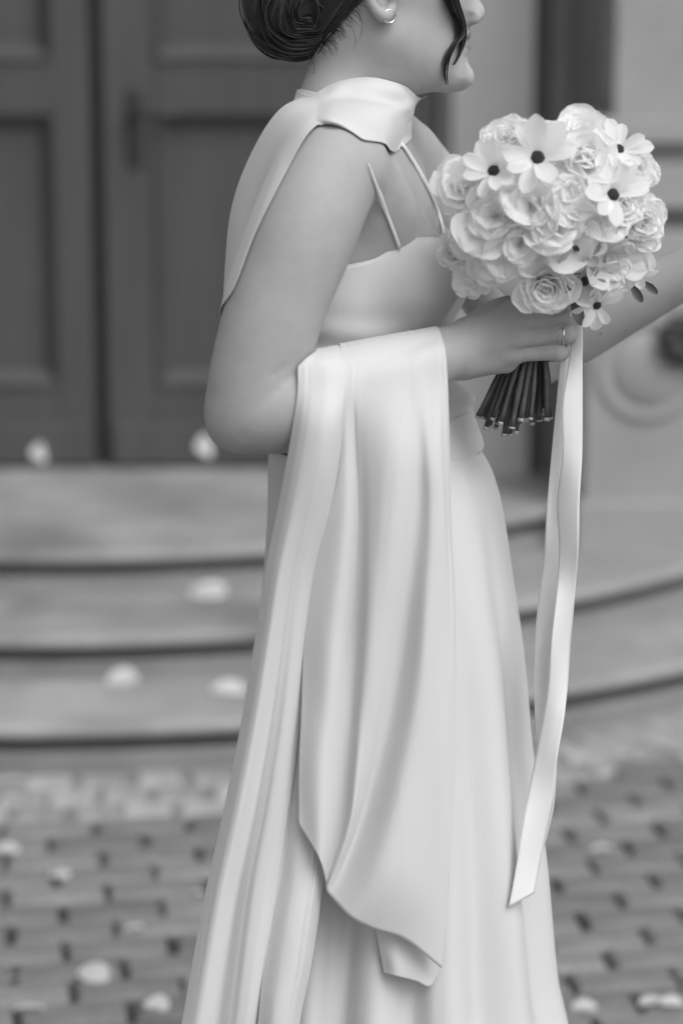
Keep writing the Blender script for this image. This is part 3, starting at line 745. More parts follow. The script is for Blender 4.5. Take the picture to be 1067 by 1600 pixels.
# folds: (angle deg, growth start py, full amplitude m, angular width deg, drift deg per 1000 px)
FOLDS = [(-18, 760, .016, 7, 6), (-33, 730, -.013, 6, 9), (-47, 800, .015, 8, 4), (-60, 900, -.012, 6, 6), (-70, 1000, .016, 7, 2), (-82, 900, -.018, 5, 4), (-92, 900, .014, 6, 0), (-101, 1000, -.016, 4, -2),
         (-112, 900, .015, 7, 0), (-126, 900, -.014, 6, 0), (-142, 900, .014, 8, 0), (-160, 900, -.012, 8, 0), (-3, 1100, -.012, 6, 2), (14, 900, .012, 8, 0), (34, 900, -.013, 8, 0), (58, 900, .015, 9, 0), (84, 900, -.014, 8, 0), (110, 900, .014, 9, 0), (140, 900, -.013, 9, 0), (165, 900, .012, 8, 0)]
for j, py in enumerate(pys):
    b_, f_, hw = pch(*SB, np.array([py]))[0], pch(*SF, np.array([py]))[0], pch(*SHW, np.array([py]))[0]
    xb, xf = B(b_, py)[0], B(f_, py)[0]; zz = B(600, py)[2]
    c, a = (xb + xf) / 2, (xf - xb) / 2
    dr = np.zeros(NTs)
    for (an, st_, amp, wd, drift) in FOLDS:
        g = np.clip((py - st_ + 120) / 700, 0, 1)**1.2
        dth = (ths - R(an + drift * (py - 900) / 1000) + math.pi) % (2 * math.pi) - math.pi
        dr += amp * g * np.exp(-(dth / R(wd))**2)
    sil = np.clip(np.abs(np.cos(ths)), 0, 1)**10                                   # keep the outline where it was measured
    dr *= (1 - .8 * sil)
    Sk[:, j] = np.stack([c + (a + dr) * np.cos(ths), Y0 + (hw + dr) * np.sin(ths), np.full(NTs, zz)], -1)
Sk = crease_r(Sk, 26, .0016, 8); Sk[:, -1, 2] = .006
o = cloth_obj('skirt', Sk, M['dress'], bride, True, .0016); o.parent = dress
# thin straps lying on the skin
def strap(pts, wds):
    q = hits(pts, .0022); q = catmull(q, 28); wv = np.interp(np.linspace(0, 1, 28), np.linspace(0, 1, len(wds)), wds)
    T = np.gradient(q, axis=0); T /= np.linalg.norm(T, axis=1)[:, None]; Nn = np.array([[0.25, -1, .25]] * 28); S_ = np.cross(T, Nn); S_ /= np.linalg.norm(S_, axis=1)[:, None]
    Gd = np.stack([q - S_ * wv[:, None] / 2, q - np.array((0, .0008, 0)), q + S_ * wv[:, None] / 2], 0)
    o = cloth_obj('strap', Gd, M['satin'], bride, False, .0012); o.parent = dress
strap([(573, 256), (577, 267), (581, 280), (588, 298), (601, 330), (612, 357), (621, 381), (623, 388)], [.0003, .0022, .004, .0058, .005, .0036, .0034, .0034])
strap([(624, 226), (629, 231), (636, 242), (648, 262), (660, 284), (672, 308), (684, 340), (692, 372)], [.004, .0046, .005, .0046, .0036, .0032, .003, .003])

# ------------------------------------------------------------------ scarf
scarf = empty('scarf'); scarf.parent = bride; scarf['label'] = 'sheer white scarf wound round neck and hung over forearm'
def ripple(Gd, a=.0016, f1=5.0, f2=9.0, ph=0.):
    nu, nv = Gd.shape[:2]; u = np.linspace(0, 1, nu)[:, None]; v = np.linspace(0, 1, nv)[None]
    r = a * (np.sin(2 * math.pi * (f1 * u + 1.3 * np.sin(3 * v + ph)) + ph) * (.4 + .6 * v) + .5 * np.sin(2 * math.pi * (f2 * u + .8 * v) + 2 * ph + 2 * np.sin(5 * v)))
    Gd = Gd.copy(); Gd[..., 1] += r; return Gd
def cl(name, curves, nu, nv, closed=False, rp=0., ph=0., th_=.0006, m='chiffon', f=(5., 9.), hug=False, cr=None, post=1):
    Gd = sheet(curves, nu, nv, closed)
    if rp: Gd = ripple(Gd, rp, f[0], f[1], ph)
    if cr: Gd = crease(Gd, cr[0], cr[1], cr[2])
    if hug: Gd = soften(clear_of_body(soften(clear_of_body(Gd, .003), 4, closed), .002), post, closed)
    o = cloth_obj(name, Gd, M[m], bride, closed, th_); o.parent = scarf; return o
def crease(Gd, n, amp, seed, wd=.014):
    """fine irregular creases that wander down a hanging cloth"""
    r = np.random.default_rng(seed); nu, nv = Gd.shape[:2]; u = np.linspace(0, 1, nu)[:, None]; v = np.linspace(0, 1, nv)[None]
    for i in range(n):
        c = r.uniform(.05, .95) + r.normal(0, .05) * v + r.uniform(.005, .02) * np.sin(v * r.uniform(3, 8) + r.uniform(0, 6)); v0, v1 = sorted(r.uniform(-.1, 1.1, 2)); v1 = max(v1, v0 + .3)
        env = np.clip((v - v0) / .2, 0, 1) * np.clip((v1 - v) / .2, 0, 1); w_ = wd * r.uniform(.6, 2.2)
        Gd[..., 1] += amp * r.normal(0, 1) * env * np.exp(-((u - c) / w_)**2)
    return Gd
NW = [[(494, 152, -.015), (484, 154, -.02), (474, 166, -.04), (468, 185, -.08), (470, 200, -.12), (474, 210, -.13)],
      [(518, 140, -.046), (515, 132, -.054), (511, 143, -.082), (508, 154, -.090), (505, 164, -.120), (503, 178, -.165), (506, 190, -.196), (509, 193.5, -.182)],
      [(551, 128, -.05), (550, 121, -.058), (548, 134, -.084), (546, 150, -.090), (544, 160, -.118), (543, 176, -.158), (541, 197, -.194), (543, 202, -.180)],
      [(585, 127, -.05), (585, 119.5, -.057), (585, 136, -.083), (584, 153, -.083), (583, 166, -.112), (578, 188, -.146), (569, 214, -.180), (571, 220, -.164)],
      [(617, 135, -.036), (618, 128, -.043), (619, 143, -.068), (619, 160, -.064), (617, 174, -.088), (611, 200, -.108), (602, 228, -.136), (605, 234, -.118)],
      [(645, 146, -.014), (649, 139, -.018), (644, 152, -.036), (640, 170, -.048), (634, 183, -.046), (628, 205, -.054), (617, 236, -.062), (620, 234, -.040)],
      [(662, 150, .003), (669, 146, .0), (655, 155, -.010), (647.5, 167, -.016), (646, 180, -.016), (638, 186, -.012), (638, 196, -.016), (626, 211, -.018), (624, 231, -.028)],
      [(642, 152, .024), (645, 150, .03), (640, 165, .042), (636, 180, .046), (626, 198, .05), (612, 212, .05), (608, 220, .04)],
      [(608, 150, .045), (607, 146, .056), (606, 160, .072), (600, 180, .082), (594, 200, .09), (590, 212, .08)],
      [(545, 150, .046), (543, 146, .056), (538, 160, .072), (532, 180, .09), (526, 200, .1), (522, 206, .09)],
      [(503, 156, .018), (496, 156, .024), (486, 166, .03), (478, 185, .04), (476, 210, .045)]]
cl('neck_wrap', NW, 170, 60, True, .0007, .4, hug=True, post=6)
KD = [[(548, 203, -.128), (520, 191, -.158), (498, 192.5, -.190), (480, 208, -.203), (452, 258, -.212), (425, 310, -.214), (396, 370, -.220), (374, 430, -.222), (358, 470, -.212), (352, 520, -.175), (358, 600, -.13), (380, 690, -.1)],
      [(530, 180, -.115), (503, 176, -.145), (482, 186, -.172), (462, 208, -.186), (436, 258, -.196), (410, 318, -.200), (386, 380, -.204), (368, 432, -.206), (355, 470, -.198), (350, 520, -.16), (356, 600, -.12), (380, 690, -.09)],
      [(512, 165, -.085), (488, 165, -.115), (464, 178, -.136), (444, 204, -.146), (420, 256, -.150), (398, 320, -.152), (378, 385, -.154), (364, 436, -.158), (353, 474, -.155), (350, 520, -.13), (356, 600, -.11), (380, 690, -.08)],
      [(500, 158, -.055), (476, 158, -.085), (450, 168, -.100), (428, 194, -.108), (403, 246, -.114), (382, 306, -.118), (367, 366, -.120), (358, 420, -.122), (351, 470, -.12), (350, 520, -.11), (356, 600, -.095), (380, 690, -.07)],
      [(492, 154, -.02), (468, 155, -.045), (442, 166, -.058), (418, 194, -.066), (391, 245, -.072), (371, 295, -.078), (359, 345, -.08), (353.5, 400, -.082), (350, 450, -.082), (350, 505, -.08), (358, 600, -.075), (385, 690, -.06)],
      [(500, 160, .03), (470, 168, .02), (440, 186, .01), (414, 216, .0), (388, 262, -.005), (370, 312, -.01), (360, 360, -.01), (356, 410, -.01), (354, 460, -.01), (356, 515, -.01), (364, 600, -.01), (390, 690, -.01)],
      [(530, 170, .075), (502, 180, .08), (470, 205, .08), (440, 240, .08), (412, 290, .075), (392, 340, .07), (380, 390, .07), (375, 440, .07), (376, 490, .065), (384, 540, .06), (394, 610, .06), (410, 690, .05)]]
cl('back_drape', KD, 110, 90, False, .0014, 1.1, f=(2., 3.), hug=True, cr=(9, .0016, 3))
def over(x0, y0, x1, y1, df, rest):
    """cloth running over the forearm: up behind it, across the top, then down in front"""
    return [(x0, y0 + 62, df + .045), (x0, y0 + 26, df + .034), (x0, y0 + 3, df + .014), (x0 + .3 * (x1 - x0), y0 + 4, df - .014), (x0 + .7 * (x1 - x0), y0 + 22, df - .037)] + [(x1, y1, df - .046)] + rest
TC = [over(464, 561, 466, 612, -.207, [(460, 650, -.256), (451, 705, -.254), (441, 760, -.25), (429, 820, -.246), (414, 895, -.242), (400, 990, -.238), (377, 1130, -.236), (349, 1270, -.238), (320, 1400, -.24), (284, 1600, -.25), (246, 1790, -.26), (210, 1960, -.26)]),
      over(478, 550, 482, 610, -.207, [(478, 650, -.268), (470, 705, -.270), (460, 760, -.268), (449, 820, -.264), (434, 895, -.260), (420, 990, -.256), (398, 1130, -.254), (371, 1270, -.256), (343, 1400, -.258), (310, 1600, -.266), (276, 1790, -.27), (242, 1960, -.27)]),
      over(500, 546, 505, 606, -.206, [(502, 650, -.272), (495, 705, -.274), (484, 760, -.270), (471, 820, -.262), (454, 895, -.253), (440, 990, -.246), (420, 1130, -.242), (395, 1270, -.244), (368, 1400, -.247), (338, 1600, -.258), (306, 1790, -.265), (274, 1960, -.265)]),
      over(522, 549, 524, 606, -.203, [(522, 650, -.268), (514, 705, -.270), (504, 760, -.266), (490, 820, -.258), (472, 895, -.250), (458, 990, -.245), (441, 1130, -.247), (418, 1270, -.254), (394, 1400, -.262), (368, 1600, -.272), (340, 1790, -.272), (310, 1960, -.272)]),
      over(536, 555, 536, 612, -.200, [(533, 650, -.258), (527, 705, -.258), (518, 760, -.254), (505, 820, -.247), (486, 890, -.240), (474, 990, -.236), (462, 1130, -.240), (443, 1270, -.250), (424, 1400, -.258), (396, 1600, -.270), (368, 1790, -.27), (340, 1960, -.27)]),
      over(542, 557, 541, 618, -.198, [(537, 650, -.247), (532, 705, -.246), (523, 760, -.243), (510, 820, -.236), (493, 890, -.229), (484, 990, -.226), (476, 1130, -.230), (456, 1270, -.240), (436, 1395, -.246), (404, 1600, -.250), (378, 1790, -.25), (352, 1960, -.25)])]
cl('arm_drape', TC, 130, 170, False, .0006, .3, f=(1.7, 2.9), hug=True, cr=(12, .0012, 4))
# strip that hangs under the front panel, beside the long tail
TS = [[(470, 1000, -.232), (462, 1130, -.232), (450, 1260, -.238), (438, 1370, -.246), (424, 1440, -.255), (412, 1510, -.262), (403, 1600, -.270), (386, 1790, -.27), (366, 1960, -.27)],
      [(486, 1000, -.236), (480, 1130, -.238), (472, 1260, -.246), (462, 1370, -.258), (450, 1440, -.268), (440, 1510, -.276), (428, 1600, -.284), (410, 1790, -.28), (392, 1960, -.28)],
      [(500, 1000, -.232), (498, 1130, -.234), (495, 1260, -.244), (488, 1370, -.256), (478, 1440, -.266), (468, 1510, -.274), (452, 1600, -.280), (436, 1790, -.28), (420, 1960, -.28)],
      [(512, 1000, -.222), (514, 1130, -.224), (512, 1260, -.232), (505, 1370, -.240), (497, 1440, -.248), (486, 1510, -.254), (468, 1600, -.260), (454, 1790, -.26), (440, 1960, -.26)]]
cl('tail_strip', TS, 70, 120, False, .0004, 2., f=(1.2, 2.1), cr=(5, .001, 5))
FP = [over(535, 556, 531, 625, -.199, [(520, 705, -.240), (506, 800, -.236), (487, 900, -.232), (475, 1000, -.234), (471, 1100, -.243), (467, 1200, -.254), (467, 1288, -.262)]),
      over(546, 557, 540, 622, -.197, [(541, 705, -.243), (538, 800, -.246), (528, 900, -.250), (518, 1000, -.254), (511, 1100, -.260), (503, 1200, -.268), (499, 1342, -.272)]),
      over(556, 555, 552, 620, -.195, [(556, 705, -.236), (561, 800, -.238), (559, 900, -.240), (554, 1000, -.240), (547, 1100, -.243), (541, 1210, -.246), (534, 1280, -.250), (508, 1374, -.256)]),
      over(577, 551, 578, 616, -.191, [(578, 705, -.244), (580, 800, -.250), (578, 900, -.254), (573, 1000, -.255), (564, 1110, -.258), (556, 1210, -.262), (546, 1285, -.264), (510, 1390, -.262)]),
      over(612, 544, 622, 610, -.184, [(618, 705, -.252), (612, 800, -.257), (604, 900, -.257), (596, 1000, -.254), (584, 1120, -.253), (566, 1235, -.254), (548, 1310, -.256), (513, 1396, -.258)]),
      over(636, 537, 648, 606, -.178, [(652, 705, -.240), (652, 780, -.241), (643, 880, -.241), (630, 1000, -.240), (606, 1140, -.242), (578, 1255, -.247), (554, 1325, -.252), (520, 1404, -.260)]),
      over(655, 531, 664, 602, -.173, [(670, 705, -.243), (674, 800, -.249), (668, 920, -.254), (658, 1040, -.258), (640, 1160, -.264), (612, 1285, -.272), (585, 1365, -.278), (548, 1434, -.276)]),
      over(669, 526, 682, 598, -.168, [(686, 705, -.238), (692, 810, -.242), (690, 940, -.246), (684, 1060, -.250), (670, 1180, -.258), (648, 1300, -.268), (622, 1390, -.274), (582, 1451, -.270)]),
      over(680, 523, 693, 592, -.165, [(696, 705, -.226), (700, 820, -.231), (706, 960, -.237), (702, 1090, -.244), (692, 1220, -.252), (678, 1330, -.258), (660, 1420, -.262), (632, 1468, -.262)]),
      over(688, 526, 699, 596, -.162, [(702, 705, -.216), (705, 820, -.222), (711.5, 970, -.230), (711, 1100, -.236), (708.5, 1230, -.242), (703, 1350, -.246), (697, 1440, -.248), (689, 1513, -.25)])]
cl('front_panel', FP, 170, 170, False, .0007, .9, f=(3., 5.), hug=True, cr=(20, .0014, 6))
TU = [[(578, 1330, -.234), (582, 1400, -.238), (588, 1455, -.240), (600, 1521, -.242)],
      [(606, 1330, -.238), (610, 1400, -.244), (616, 1465, -.248), (620, 1526, -.250)],
      [(640, 1340, -.232), (645, 1410, -.236), (650, 1475, -.238), (650, 1533, -.238)],
      [(668, 1350, -.226), (672, 1420, -.228), (673, 1485, -.230), (672, 1541, -.232)],
      [(692, 1360, -.220), (694, 1420, -.220), (692, 1470, -.224), (687, 1513, -.228)]]
cl('under_layer', TU, 60, 60, False, .0004, .2, f=(1.5, 2.))

# ------------------------------------------------------------------ hair, earring, ring
hairo = Field()
hairo.ell(B(447, 12, .0), (.0405, .040, .052), .01)
hairo.ell(B(470, 40, -.004), (.026, .034, .034), .014)
hairo.chain([B(452, -66, -.012), B(418, -48, -.018), B(403, -10, -.020), B(405, 24, -.020), B(422, 48, -.016), B(446, 68, -.008), B(470, 78, .0)], [.012, .015, .0155, .0145, .0135, .012, .009], .004)
hairo.chain([B(478, -50, -.020), B(450, -36, -.034), B(436, -4, -.038), B(446, 30, -.034), B(470, 52, -.024), B(492, 50, -.012)], [.013, .015, .016, .0155, .013, .009], .004)
hairo.chain([B(500, -30, -.040), B(474, -14, -.042), B(466, 12, -.040), B(480, 34, -.030), B(500, 36, -.024)], [.012, .014, .014, .012, .009], .004)
l0, l1 = B(550, -16), B(497, 66); nrm = np.array((l1[2] - l0[2], l0[0] - l1[0])) * -1; nrm /= np.linalg.norm(nrm)
if nrm[0] < 0: nrm = -nrm
def cap(x, y, z):
    e = Field.val(('ell', B(588, -62, 0), np.array((.107, .0825, .117)), np.eye(3), 0, 0, False), x, y, z)
    pl = (x - l0[0]) * nrm[0] + (z - l0[2]) * nrm[1]
    fr = Field.val(('ell', B(700, -20, 0), np.array((.075, .2, .075)), np.eye(3), 0, 0, False), x, y, z)      # forehead and face stay free
    return np.maximum(np.maximum(e, pl), .006 - fr)
hairo.fn(cap, B(588, -62) - np.array((.11, .09, .12)), B(588, -62) + np.array((.11, .09, .12)), .010)
Vx, Qx = hairo.surface(np.array((B(375, 0)[0], Y0 - .10, B(500, 105)[2])), np.array((B(735, 0)[0], Y0 + .10, B(588, -240)[2])), .0026, 0)
Vx = relax(Vx, Qx, 2)
hair = attach(obj('hair', mesh_np('hair', Vx, Qx), M['hair']), bride)
hair['label'] = 'dark hair gathered in a low twisted bun'
def two_tone(name, mb, every):
    """strands of two shades; the paler ones put highlights into the hair colour"""
    me = mesh_np(name, mb.v, mb.f); me.materials.append(M['hair_strand']); me.materials.append(M['hair_light'])
    par = np.array([f[0] for f in mb.f]); st_ = np.zeros(len(mb.v), int)
    for i, (a, b) in enumerate(mb.runs): st_[a:b] = i
    tone = (np.random.default_rng(9).random(len(mb.runs)) < 1 / every).astype(np.int32)
    me.polygons.foreach_set('material_index', tone[st_[par]])
    return obj(name, me, None, hair)
mb = MB(); hz = np.random.default_rng(3)
# combed strands wound round the bun
axis_c = B(449, 14, -.005)
hairo.bake(np.array((B(375, 0)[0], Y0 - .10, B(500, 105)[2])), np.array((B(735, 0)[0], Y0 + .10, B(588, -240)[2])), .0026)
for i in range(430):
    t0 = hz.uniform(0, 2 * math.pi); ln = hz.uniform(1.0, 2.6); tl = hz.uniform(.12, 1.0)
    tt = t0 + np.linspace(0, ln, 14); lat = tl * math.pi / 2
    ecc = hz.normal(0, .002)
    q = np.stack([axis_c[0] + (.0425 + ecc) * np.sin(lat) * np.cos(tt) + .022 * np.cos(lat), axis_c[1] - (.050) * np.cos(lat) - .004 * np.sin(3 * tt), axis_c[2] + (.054 + ecc) * np.sin(lat) * np.sin(tt)], -1)
    f = hairo.quick(q); g = np.stack([hairo.quick(q + np.eye(3)[k] * 1e-3) - f for k in range(3)], 1) / 1e-3
    q = q - g * np.clip(f - .0006 - hz.exponential(.0007), -.03, .03)[:, None]
    tube(mb, q, np.interp(np.linspace(0, 1, 14), [0, .15, .85, 1], [.0001, .0008, .0008, .0001]), 4, False)
# hair drawn back from the ear and nape into the bun
for i in range(260):
    a = hz.uniform(0, 1); s0 = np.array((602 - 50 * a + hz.normal(0, 5), -62 + 62 * a + hz.normal(0, 6))); s1 = np.array((492 + hz.normal(0, 6), 6 + 70 * a * a + hz.normal(0, 7)))
    mid = (s0 + s1) / 2 + np.array((-6, 10 + hz.normal(0, 3)))
    pts = catmull(np.array([s0, mid, s1]), 9)
    q = hits([tuple(p) for p in pts], .0012); tube(mb, q, [.0001, .0003, .00042, .00048, .00048, .00048, .00048, .0005, .0005], 3, False)
tag(two_tone('hair_strands', mb, 3.2), kind='stuff')
# flyaway wisps at the nape
mb = MB()
for (pts, r) in (([(480, 84), (489, 96), (491, 114), (486, 134), (478, 150)], .00022), ([(484, 86), (480, 98), (476, 108), (470, 118)], .00016), ([(500, 70), (508, 84), (506, 96)], .00014), ([(512, 60), (524, 74), (528, 88)], .00014),
                 ([(548, 40), (556, 60), (552, 80)], .00013), ([(560, 20), (566, 44), (560, 66)], .00014), ([(440, 84), (452, 96), (452, 112)], .0002)):
    tube(mb, catmull(np.array([B(a, b, -.035) if a < 495 else hits([(a, b)], .001)[0] for a, b in pts]), 14), [r] * 10 + [r * .8, r * .6, r * .4, r * .2], 4, False)
for i in range(150):                                   # downy hair below the hairline
    a = hz.uniform(0, 1); x0, y0 = 556 - 58 * a + hz.normal(0, 6), -8 + 78 * a + hz.normal(0, 6); ln = hz.uniform(8, 30)
    q = hits([(x0, y0), (x0 + ln * .45 + hz.normal(0, 2), y0 + ln * .25), (x0 + ln * .75 + hz.normal(0, 3), y0 + ln * .65 + hz.normal(0, 3))], .0007)
    tube(mb, catmull(q, 7), [.00022, .0002, .00018, .00015, .00012, .00008, .00004], 3, False)
o = obj('stray_hair', mesh_np('stray_hair', mb.v, mb.f), M['hair_light'], hair)
# the two face-framing locks
def lock(path, n, sp, name):
    mb = MB(); base = hits([(p[0], p[1]) for p in path], .0045); base[:, 1] = np.minimum(base[:, 1], np.minimum.accumulate(base[::-1, 1])[::-1] + .02); base[-3:, 1] = np.minimum(base[-3:, 1], Y0 - .03); L = catmull(base, 26)
    for i in range(n):
        a, b = hz.normal(0, 1, 2); ph = hz.uniform(0, 6)
        v = np.linspace(0, 1, 26); env = np.interp(v, [0, .25, .55, .8, 1], sp)
        off = np.stack([a * env * .7, b * env, .25 * a * env], 1) + .0005 * np.stack([np.sin(7 * v + ph), np.cos(5 * v + ph), 0 * v], 1)
        e = int(26 - max(0, hz.normal(1, 2.5))); q = (L + off)[:max(16, min(26, e))]
        tube(mb, q, np.interp(np.linspace(0, 1, len(q)), [0, .1, .7, 1], [.0005, .00055, .00045, .0001]), 4, False)
    o = two_tone(name, mb, 2.2)
lock([(688, -70, -.052), (692, -40, -.058), (697, -10, -.058), (705, 14, -.054), (713, 34, -.046), (716, 52, -.042), (715, 70, -.040), (710, 88, -.040), (704, 100, -.042)], 64, [.0022, .0056, .0040, .0022, .0010], 'face_lock')
lock([(690, -64, -.054), (695, -30, -.060), (703, 4, -.058), (712, 34, -.050), (713, 54, -.048), (703, 72, -.050), (694, 92, -.050), (692, 112, -.048), (695, 128, -.044)], 58, [.0020, .0048, .0036, .0026, .0010], 'face_lock')
mb = MB(); c = B(608.5, 25.5, -.0815)
tube(mb, [c + np.array((.0062 * math.cos(t) * .95, .0030 * math.cos(t), .0066 * math.sin(t))) for t in np.linspace(0, 2 * math.pi, 29)], .0013, 8, False)
o = attach(obj('hoop_earring', mesh_np('hoop_earring', mb.v, mb.f), M['gold']), bride); tag(o, 'small metal hoop in her ear')
mb = MB(); ca_ = B(876, 523, -.131)
for dx in (-.0018, .0018):
    tube(mb, [ca_ + np.array((dx, .0093 * math.sin(t), .0093 * math.cos(t))) for t in np.linspace(0, 2 * math.pi, 33)], .0015, 6, False)
o = attach(obj('ring', mesh_np('ring', mb.v, mb.f), M['gold']), bride); tag(o, 'metal ring on her finger')

# ------------------------------------------------------------------ bouquet
bq = empty('bouquet', tuple(B(826, 545, -.1))); tag(bq, 'round bouquet of white blooms with dark-centred daisies, held in hand', 'bouquet')
fz = np.random.default_rng(21)
def petal_grid(L, W, a0, a1, cup, ruf=0., rf=3., tip=.5, base=.25, nu=9, nv=10, saw=0., ph=0., tipcurl=0., mid=0.):
    """one petal: base at the origin, running out along +X, flower axis +Z; angles in degrees above the flower's plane"""
    v = np.linspace(0, 1, nv); an = np.radians(a0 + (a1 - a0) * v**1.3 + tipcurl * np.clip(v - .75, 0, 1) * 4)
    dl = 1.0 / (nv - 1); x = np.concatenate([[0], np.cumsum(np.cos(an[:-1]) * dl)]) * L; zz = np.concatenate([[0], np.cumsum(np.sin(an[:-1]) * dl)]) * L
    wv = W * (base + (1 - base) * np.sin(np.clip(v / (1 - tip * .5), 0, 1) * math.pi / 2)**.9) * np.sqrt(np.clip(1 - np.clip((v - (1 - tip)) / tip, 0, 1)**2.4, 0.02, 1))
    u = np.linspace(-1, 1, nu)[:, None]
    X = x[None] + 0 * u; Yv = u * wv[None]; Z = zz[None] + 0 * u
    nx, nz = -np.sin(an)[None], np.cos(an)[None]
    h = cup * wv[None] * (u**2) + ruf * L * (v[None]**2) * np.sin(rf * u * math.pi + ph) * np.abs(u)**.5 + mid * W * np.exp(-(u / .16)**2) * (1 - v[None])
    X = X + nx * h; Z = Z + nz * h
    if saw:
        k = saw * L * (np.sin(u * 19 + ph) * .6 + np.sin(u * 31 + 2 * ph) * .4) * (v[None]**6); X = X + np.cos(an)[None] * k; Z = Z + np.sin(an)[None] * k
    return np.stack([X, Yv, Z], -1)
def petal_mesh(m, **k):
    Gd = petal_grid(**k); me = mesh_np('petal', Gd.reshape(-1, 3), grid_faces(*Gd.shape[:2])); me.materials.append(M[m]); return me
def ring_into(mb, n, r0, z0, ph0, jit, **k):
    for i in range(n):
        kk = dict(k); kk['L'] = k['L'] * fz.uniform(.9, 1.08); kk['W'] = k['W'] * fz.uniform(.9, 1.1); kk['a0'] = k['a0'] + fz.normal(0, jit); kk['a1'] = k['a1'] + fz.normal(0, jit); kk['ph'] = fz.uniform(0, 6)
        Gd = petal_grid(**kk).reshape(-1, 3); t = ph0 + 2 * math.pi * i / n + fz.normal(0, .08); c, s = math.cos(t), math.sin(t)
        x = Gd[:, 0] + r0; Vv = np.stack([x * c - Gd[:, 1] * s, x * s + Gd[:, 1] * c, Gd[:, 2] + z0], 1)
        mb.add(Vv, [tuple(f) for f in grid_faces(kk.get('nu', 9), kk.get('nv', 10))])
def dome(mb, r, h, z0, n=14, bumpy=.0):
    V = [(0, 0, z0 + h)]; F = []
    for a in range(1, 6):
        for k in range(n):
            t = 2 * math.pi * (k + .5 * (a % 2)) / n; b = a / 5 * math.pi / 2; j = 1 + fz.normal(0, bumpy)
            V.append((r * math.sin(b) * math.cos(t) * j, r * math.sin(b) * math.sin(t) * j, z0 + h * math.cos(b) * j))
    F += [(0, 1 + k, 1 + (k + 1) % n) for k in range(n)]
    for a in range(4):
        for k in range(n): F.append((1 + a * n + k, 1 + (a + 1) * n + k, 1 + (a + 1) * n + (k + 1) % n, 1 + a * n + (k + 1) % n))
    mb.add(V, F)
PM = {}
PM['daisy'] = [petal_mesh('petal', L=1., W=.27, a0=14 + 8 * i, a1=-4 + 7 * i, cup=.25, tip=.45, base=.45, ruf=.02, ph=i, mid=.08) for i in range(4)]
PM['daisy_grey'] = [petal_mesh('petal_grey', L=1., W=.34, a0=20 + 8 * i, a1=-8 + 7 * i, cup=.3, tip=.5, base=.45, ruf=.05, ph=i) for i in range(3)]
PM['rose'] = [petal_mesh('petal', L=1.08, W=.74, a0=36 + 5 * i, a1=-2 - 6 * i, cup=.26, tip=.62, base=.4, ruf=.05, rf=1.2 + .3 * i, ph=i * 2, tipcurl=-25, nu=11, nv=12) for i in range(4)]
PM['ranunculus'] = [petal_mesh('petal', L=.95, W=.55, a0=48, a1=8 + 7 * i, cup=.38, tip=.55, base=.4, ruf=.035, rf=2, ph=i, nu=11) for i in range(4)]
PM['carnation'] = [petal_mesh('petal', L=1., W=.42, a0=30 + 6 * i, a1=0 + 6 * i, cup=.1, tip=.35, base=.25, ruf=.05, rf=2.2, ph=i * 1.7, saw=.035, nu=17, nv=11) for i in range(4)]
PM['ruffle'] = [petal_mesh('petal', L=1., W=.66, a0=28, a1=-8 + 9 * i, cup=.2 - .1 * (i % 2), tip=.5, base=.3, ruf=.13, rf=1.3 + .5 * i, ph=i * 1.3, nu=13, nv=12, tipcurl=-18) for i in range(5)]
PM['lily'] = [petal_mesh('petal', L=1.25, W=.26, a0=38, a1=-26 + 10 * i, cup=.5, tip=.6, base=.4, mid=.14, ph=i) for i in range(3)]
PM['cosmos'] = [petal_mesh('petal_warm', L=1., W=.46, a0=24 + 7 * i, a1=4 + 6 * i, cup=.12, tip=.4, base=.3, ruf=.05, rf=2.2, ph=i * 1.7, saw=.03, nu=15) for i in range(4)]
